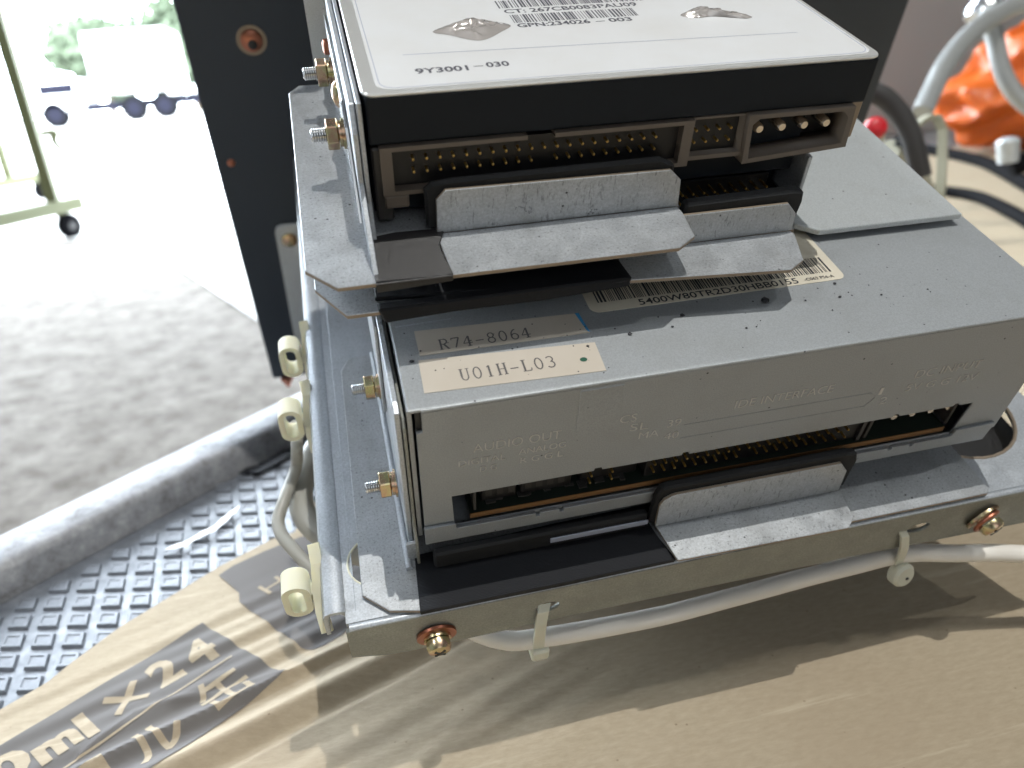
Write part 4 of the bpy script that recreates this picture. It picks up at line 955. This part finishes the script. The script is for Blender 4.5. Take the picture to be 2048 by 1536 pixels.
T.part('shell', lathe(bmesh.new(), [(0, 7), (10, 7.4), (15, 8), (17, 6), (18, 3)], (-.1, .1, 1), (475, 354, 366), 20), M['cover'], smooth=True)
T.part('boot', btube([(478, 354, 362), (488, 350, 366), (505, 345, 372), (530, 340, 372)], 7, 14), M['black_cable'], smooth=True)

# ================================================================ YARD
CT = Thing('tool_cart', (-1050, 3200, 0), 'olive grey wheeled cart frame at the edge of the shade', 'cart', 'W')
def bar(a, b, w_, h_):
    a = Vector(a); b = Vector(b); d = (b - a); L_ = d.length; d.normalize(); s_ = Vector((-d.y, d.x, 0)).normalized() if abs(d.z) < .9 else Vector((1, 0, 0)); u_ = d.cross(s_)
    bm = bmesh.new(); A_ = [bm.verts.new(p + s_ * x * w_ / 2 + u_ * y * h_ / 2) for p in (a, b) for x, y in ((-1, -1), (1, -1), (1, 1), (-1, 1))]
    for f in ((0, 3, 2, 1), (4, 5, 6, 7), (0, 1, 5, 4), (1, 2, 6, 5), (2, 3, 7, 6), (3, 0, 4, 7)): bm.faces.new([A_[i] for i in f])
    return bm
CT.part('base_bar', bar((-986, 3247, 130), (-1500, 2400, 130), 45, 50), M['olive'])
CT.part('base_bar', bar((-1640, 5010, 130), (-2700, 3250, 130), 45, 50), M['olive'])
CT.part('post', bar((-1045, 3150, 155), (-1045, 3150, 1500), 42, 42), M['olive'])
CT.part('post', bar((-1755, 4810, 155), (-1755, 4810, 1500), 42, 42), M['olive'])
CT.part('cross_bar', bar((-1045, 3150, 1480), (-1755, 4810, 1480), 40, 40), M['olive'])
for i, (x_, y_) in enumerate(((-1050, 3205), (-1690, 4990))):
    c_ = CT.part('caster', lathe(bmesh.new(), [(-16, 30), (-16, 46), (-10, 49), (10, 49), (16, 46), (16, 30)], (.86, -.51, 0), (x_ + 12, y_ + 20, 49), 28), M['tyre'], smooth=True)
    CT.part('fork', bar((x_, y_, 106), (x_ + 8, y_ + 14, 52), 40, 8), M['truck_grey'], parent=c_)
    CT.part('hub', lathe(bmesh.new(), [(-18, 16), (18, 16)], (.86, -.51, 0), (x_ + 12, y_ + 20, 49), 16), M['dark_grey'], parent=c_)
CT.part('stay', btube([(-1120, 3400, 414), (-1100, 3400, 393), (-1045, 3400, 392), (-1056, 3400, 362), (-1034, 3390, 322)], 15, 10), M['olive'], smooth=True)
CT.part('stay', bar((-1045, 3160, 395), (-1110, 3410, 400), 24, 24), M['olive'])

TRK = Thing('flatbed_truck', (-5800, 30000, 0), 'white truck parked far off in the sunlit yard', 'truck', 'W')
TRK.part('cargo_body', bbox(-7300, -4700, 30000, 33000, 950, 2850, 90, 2), M['white_paint'])
cab = TRK.part('cab', bbox(-9300, -7700, 30000, 32200, 500, 1500, 120, 2), M['white_paint'])
TRK.part('windscreen', bbox(-9000, -7900, 29985, 30000, 1050, 1400), M['truck_grey'], parent=cab)
TRK.part('chassis_rail', bbox(-9200, -3000, 30100, 32000, 420, 700), M['truck_grey'])
TRK.part('deck', bbox(-5000, -2200, 30000, 33000, 760, 980, 20), M['white_paint'])
for x_ in (-8700, -6200, -5200, -3300):
    wh = TRK.part('wheel', lathe(bmesh.new(), [(0, 300), (0, 400), (40, 430), (240, 430), (280, 400)], (0, 1, 0), (x_, 30000, 430), 28), M['tyre'], smooth=True)
    TRK.part('rim', lathe(bmesh.new(), [(-10, 60), (-10, 230), (30, 240)], (0, 1, 0), (x_, 30000, 430), 20), M['truck_grey'], parent=wh, smooth=True)
def tree(x, y, h, w_, seed, label):
    rn = random.Random(seed); T = Thing('tree', (x, y, 0), label, 'tree', 'W', group='trees beyond the yard')
    bm = btube([(x, y, 0), (x + 60, y, h * .3), (x - 40, y, h * .6)], 160, 10, radii=[170, 130, 70])
    for a in range(4): tube(bm, [(x, y, h * .35), (x + w_ * .25 * math.cos(a * 1.6), y + w_ * .2 * math.sin(a * 1.6), h * (.55 + .06 * a))], 60, 6)
    T.part('trunk', bm, M['bark'], smooth=True)
    bm = bmesh.new(); cl = [(x + rn.gauss(0, w_ * .24), y + rn.gauss(0, w_ * .2), h * .62 + rn.gauss(0, h * .16), w_ * rn.uniform(.12, .2)) for _ in range(18)]
    for i in range(2200):
        cx_, cy_, cz_, cr = cl[i % 18]; d = Vector((rn.gauss(0, 1), rn.gauss(0, 1), rn.gauss(0, .8))).normalized() * cr * rn.uniform(.5, 1.05)
        p = Vector((cx_, cy_, cz_)) + d; a = Vector((rn.uniform(-1, 1), rn.uniform(-1, 1), rn.uniform(-1, 1))).normalized(); b = a.orthogonal().normalized(); sz = rn.uniform(200, 380)
        bm.faces.new([bm.verts.new(p + a * sz), bm.verts.new(p + b * sz * .6), bm.verts.new(p - a * sz), bm.verts.new(p - b * sz * .6)])
    o = T.part('crown', bm, M['leaf'])
tree(-9600, 42000, 5200, 4600, 1, 'pale green tree rising behind the cab end of the truck')
tree(-5900, 43000, 4600, 4200, 2, 'pale green tree showing right above the truck body')
tree(-3600, 40000, 5000, 3600, 3, 'green tree at the tail of the truck, beside the black panel')
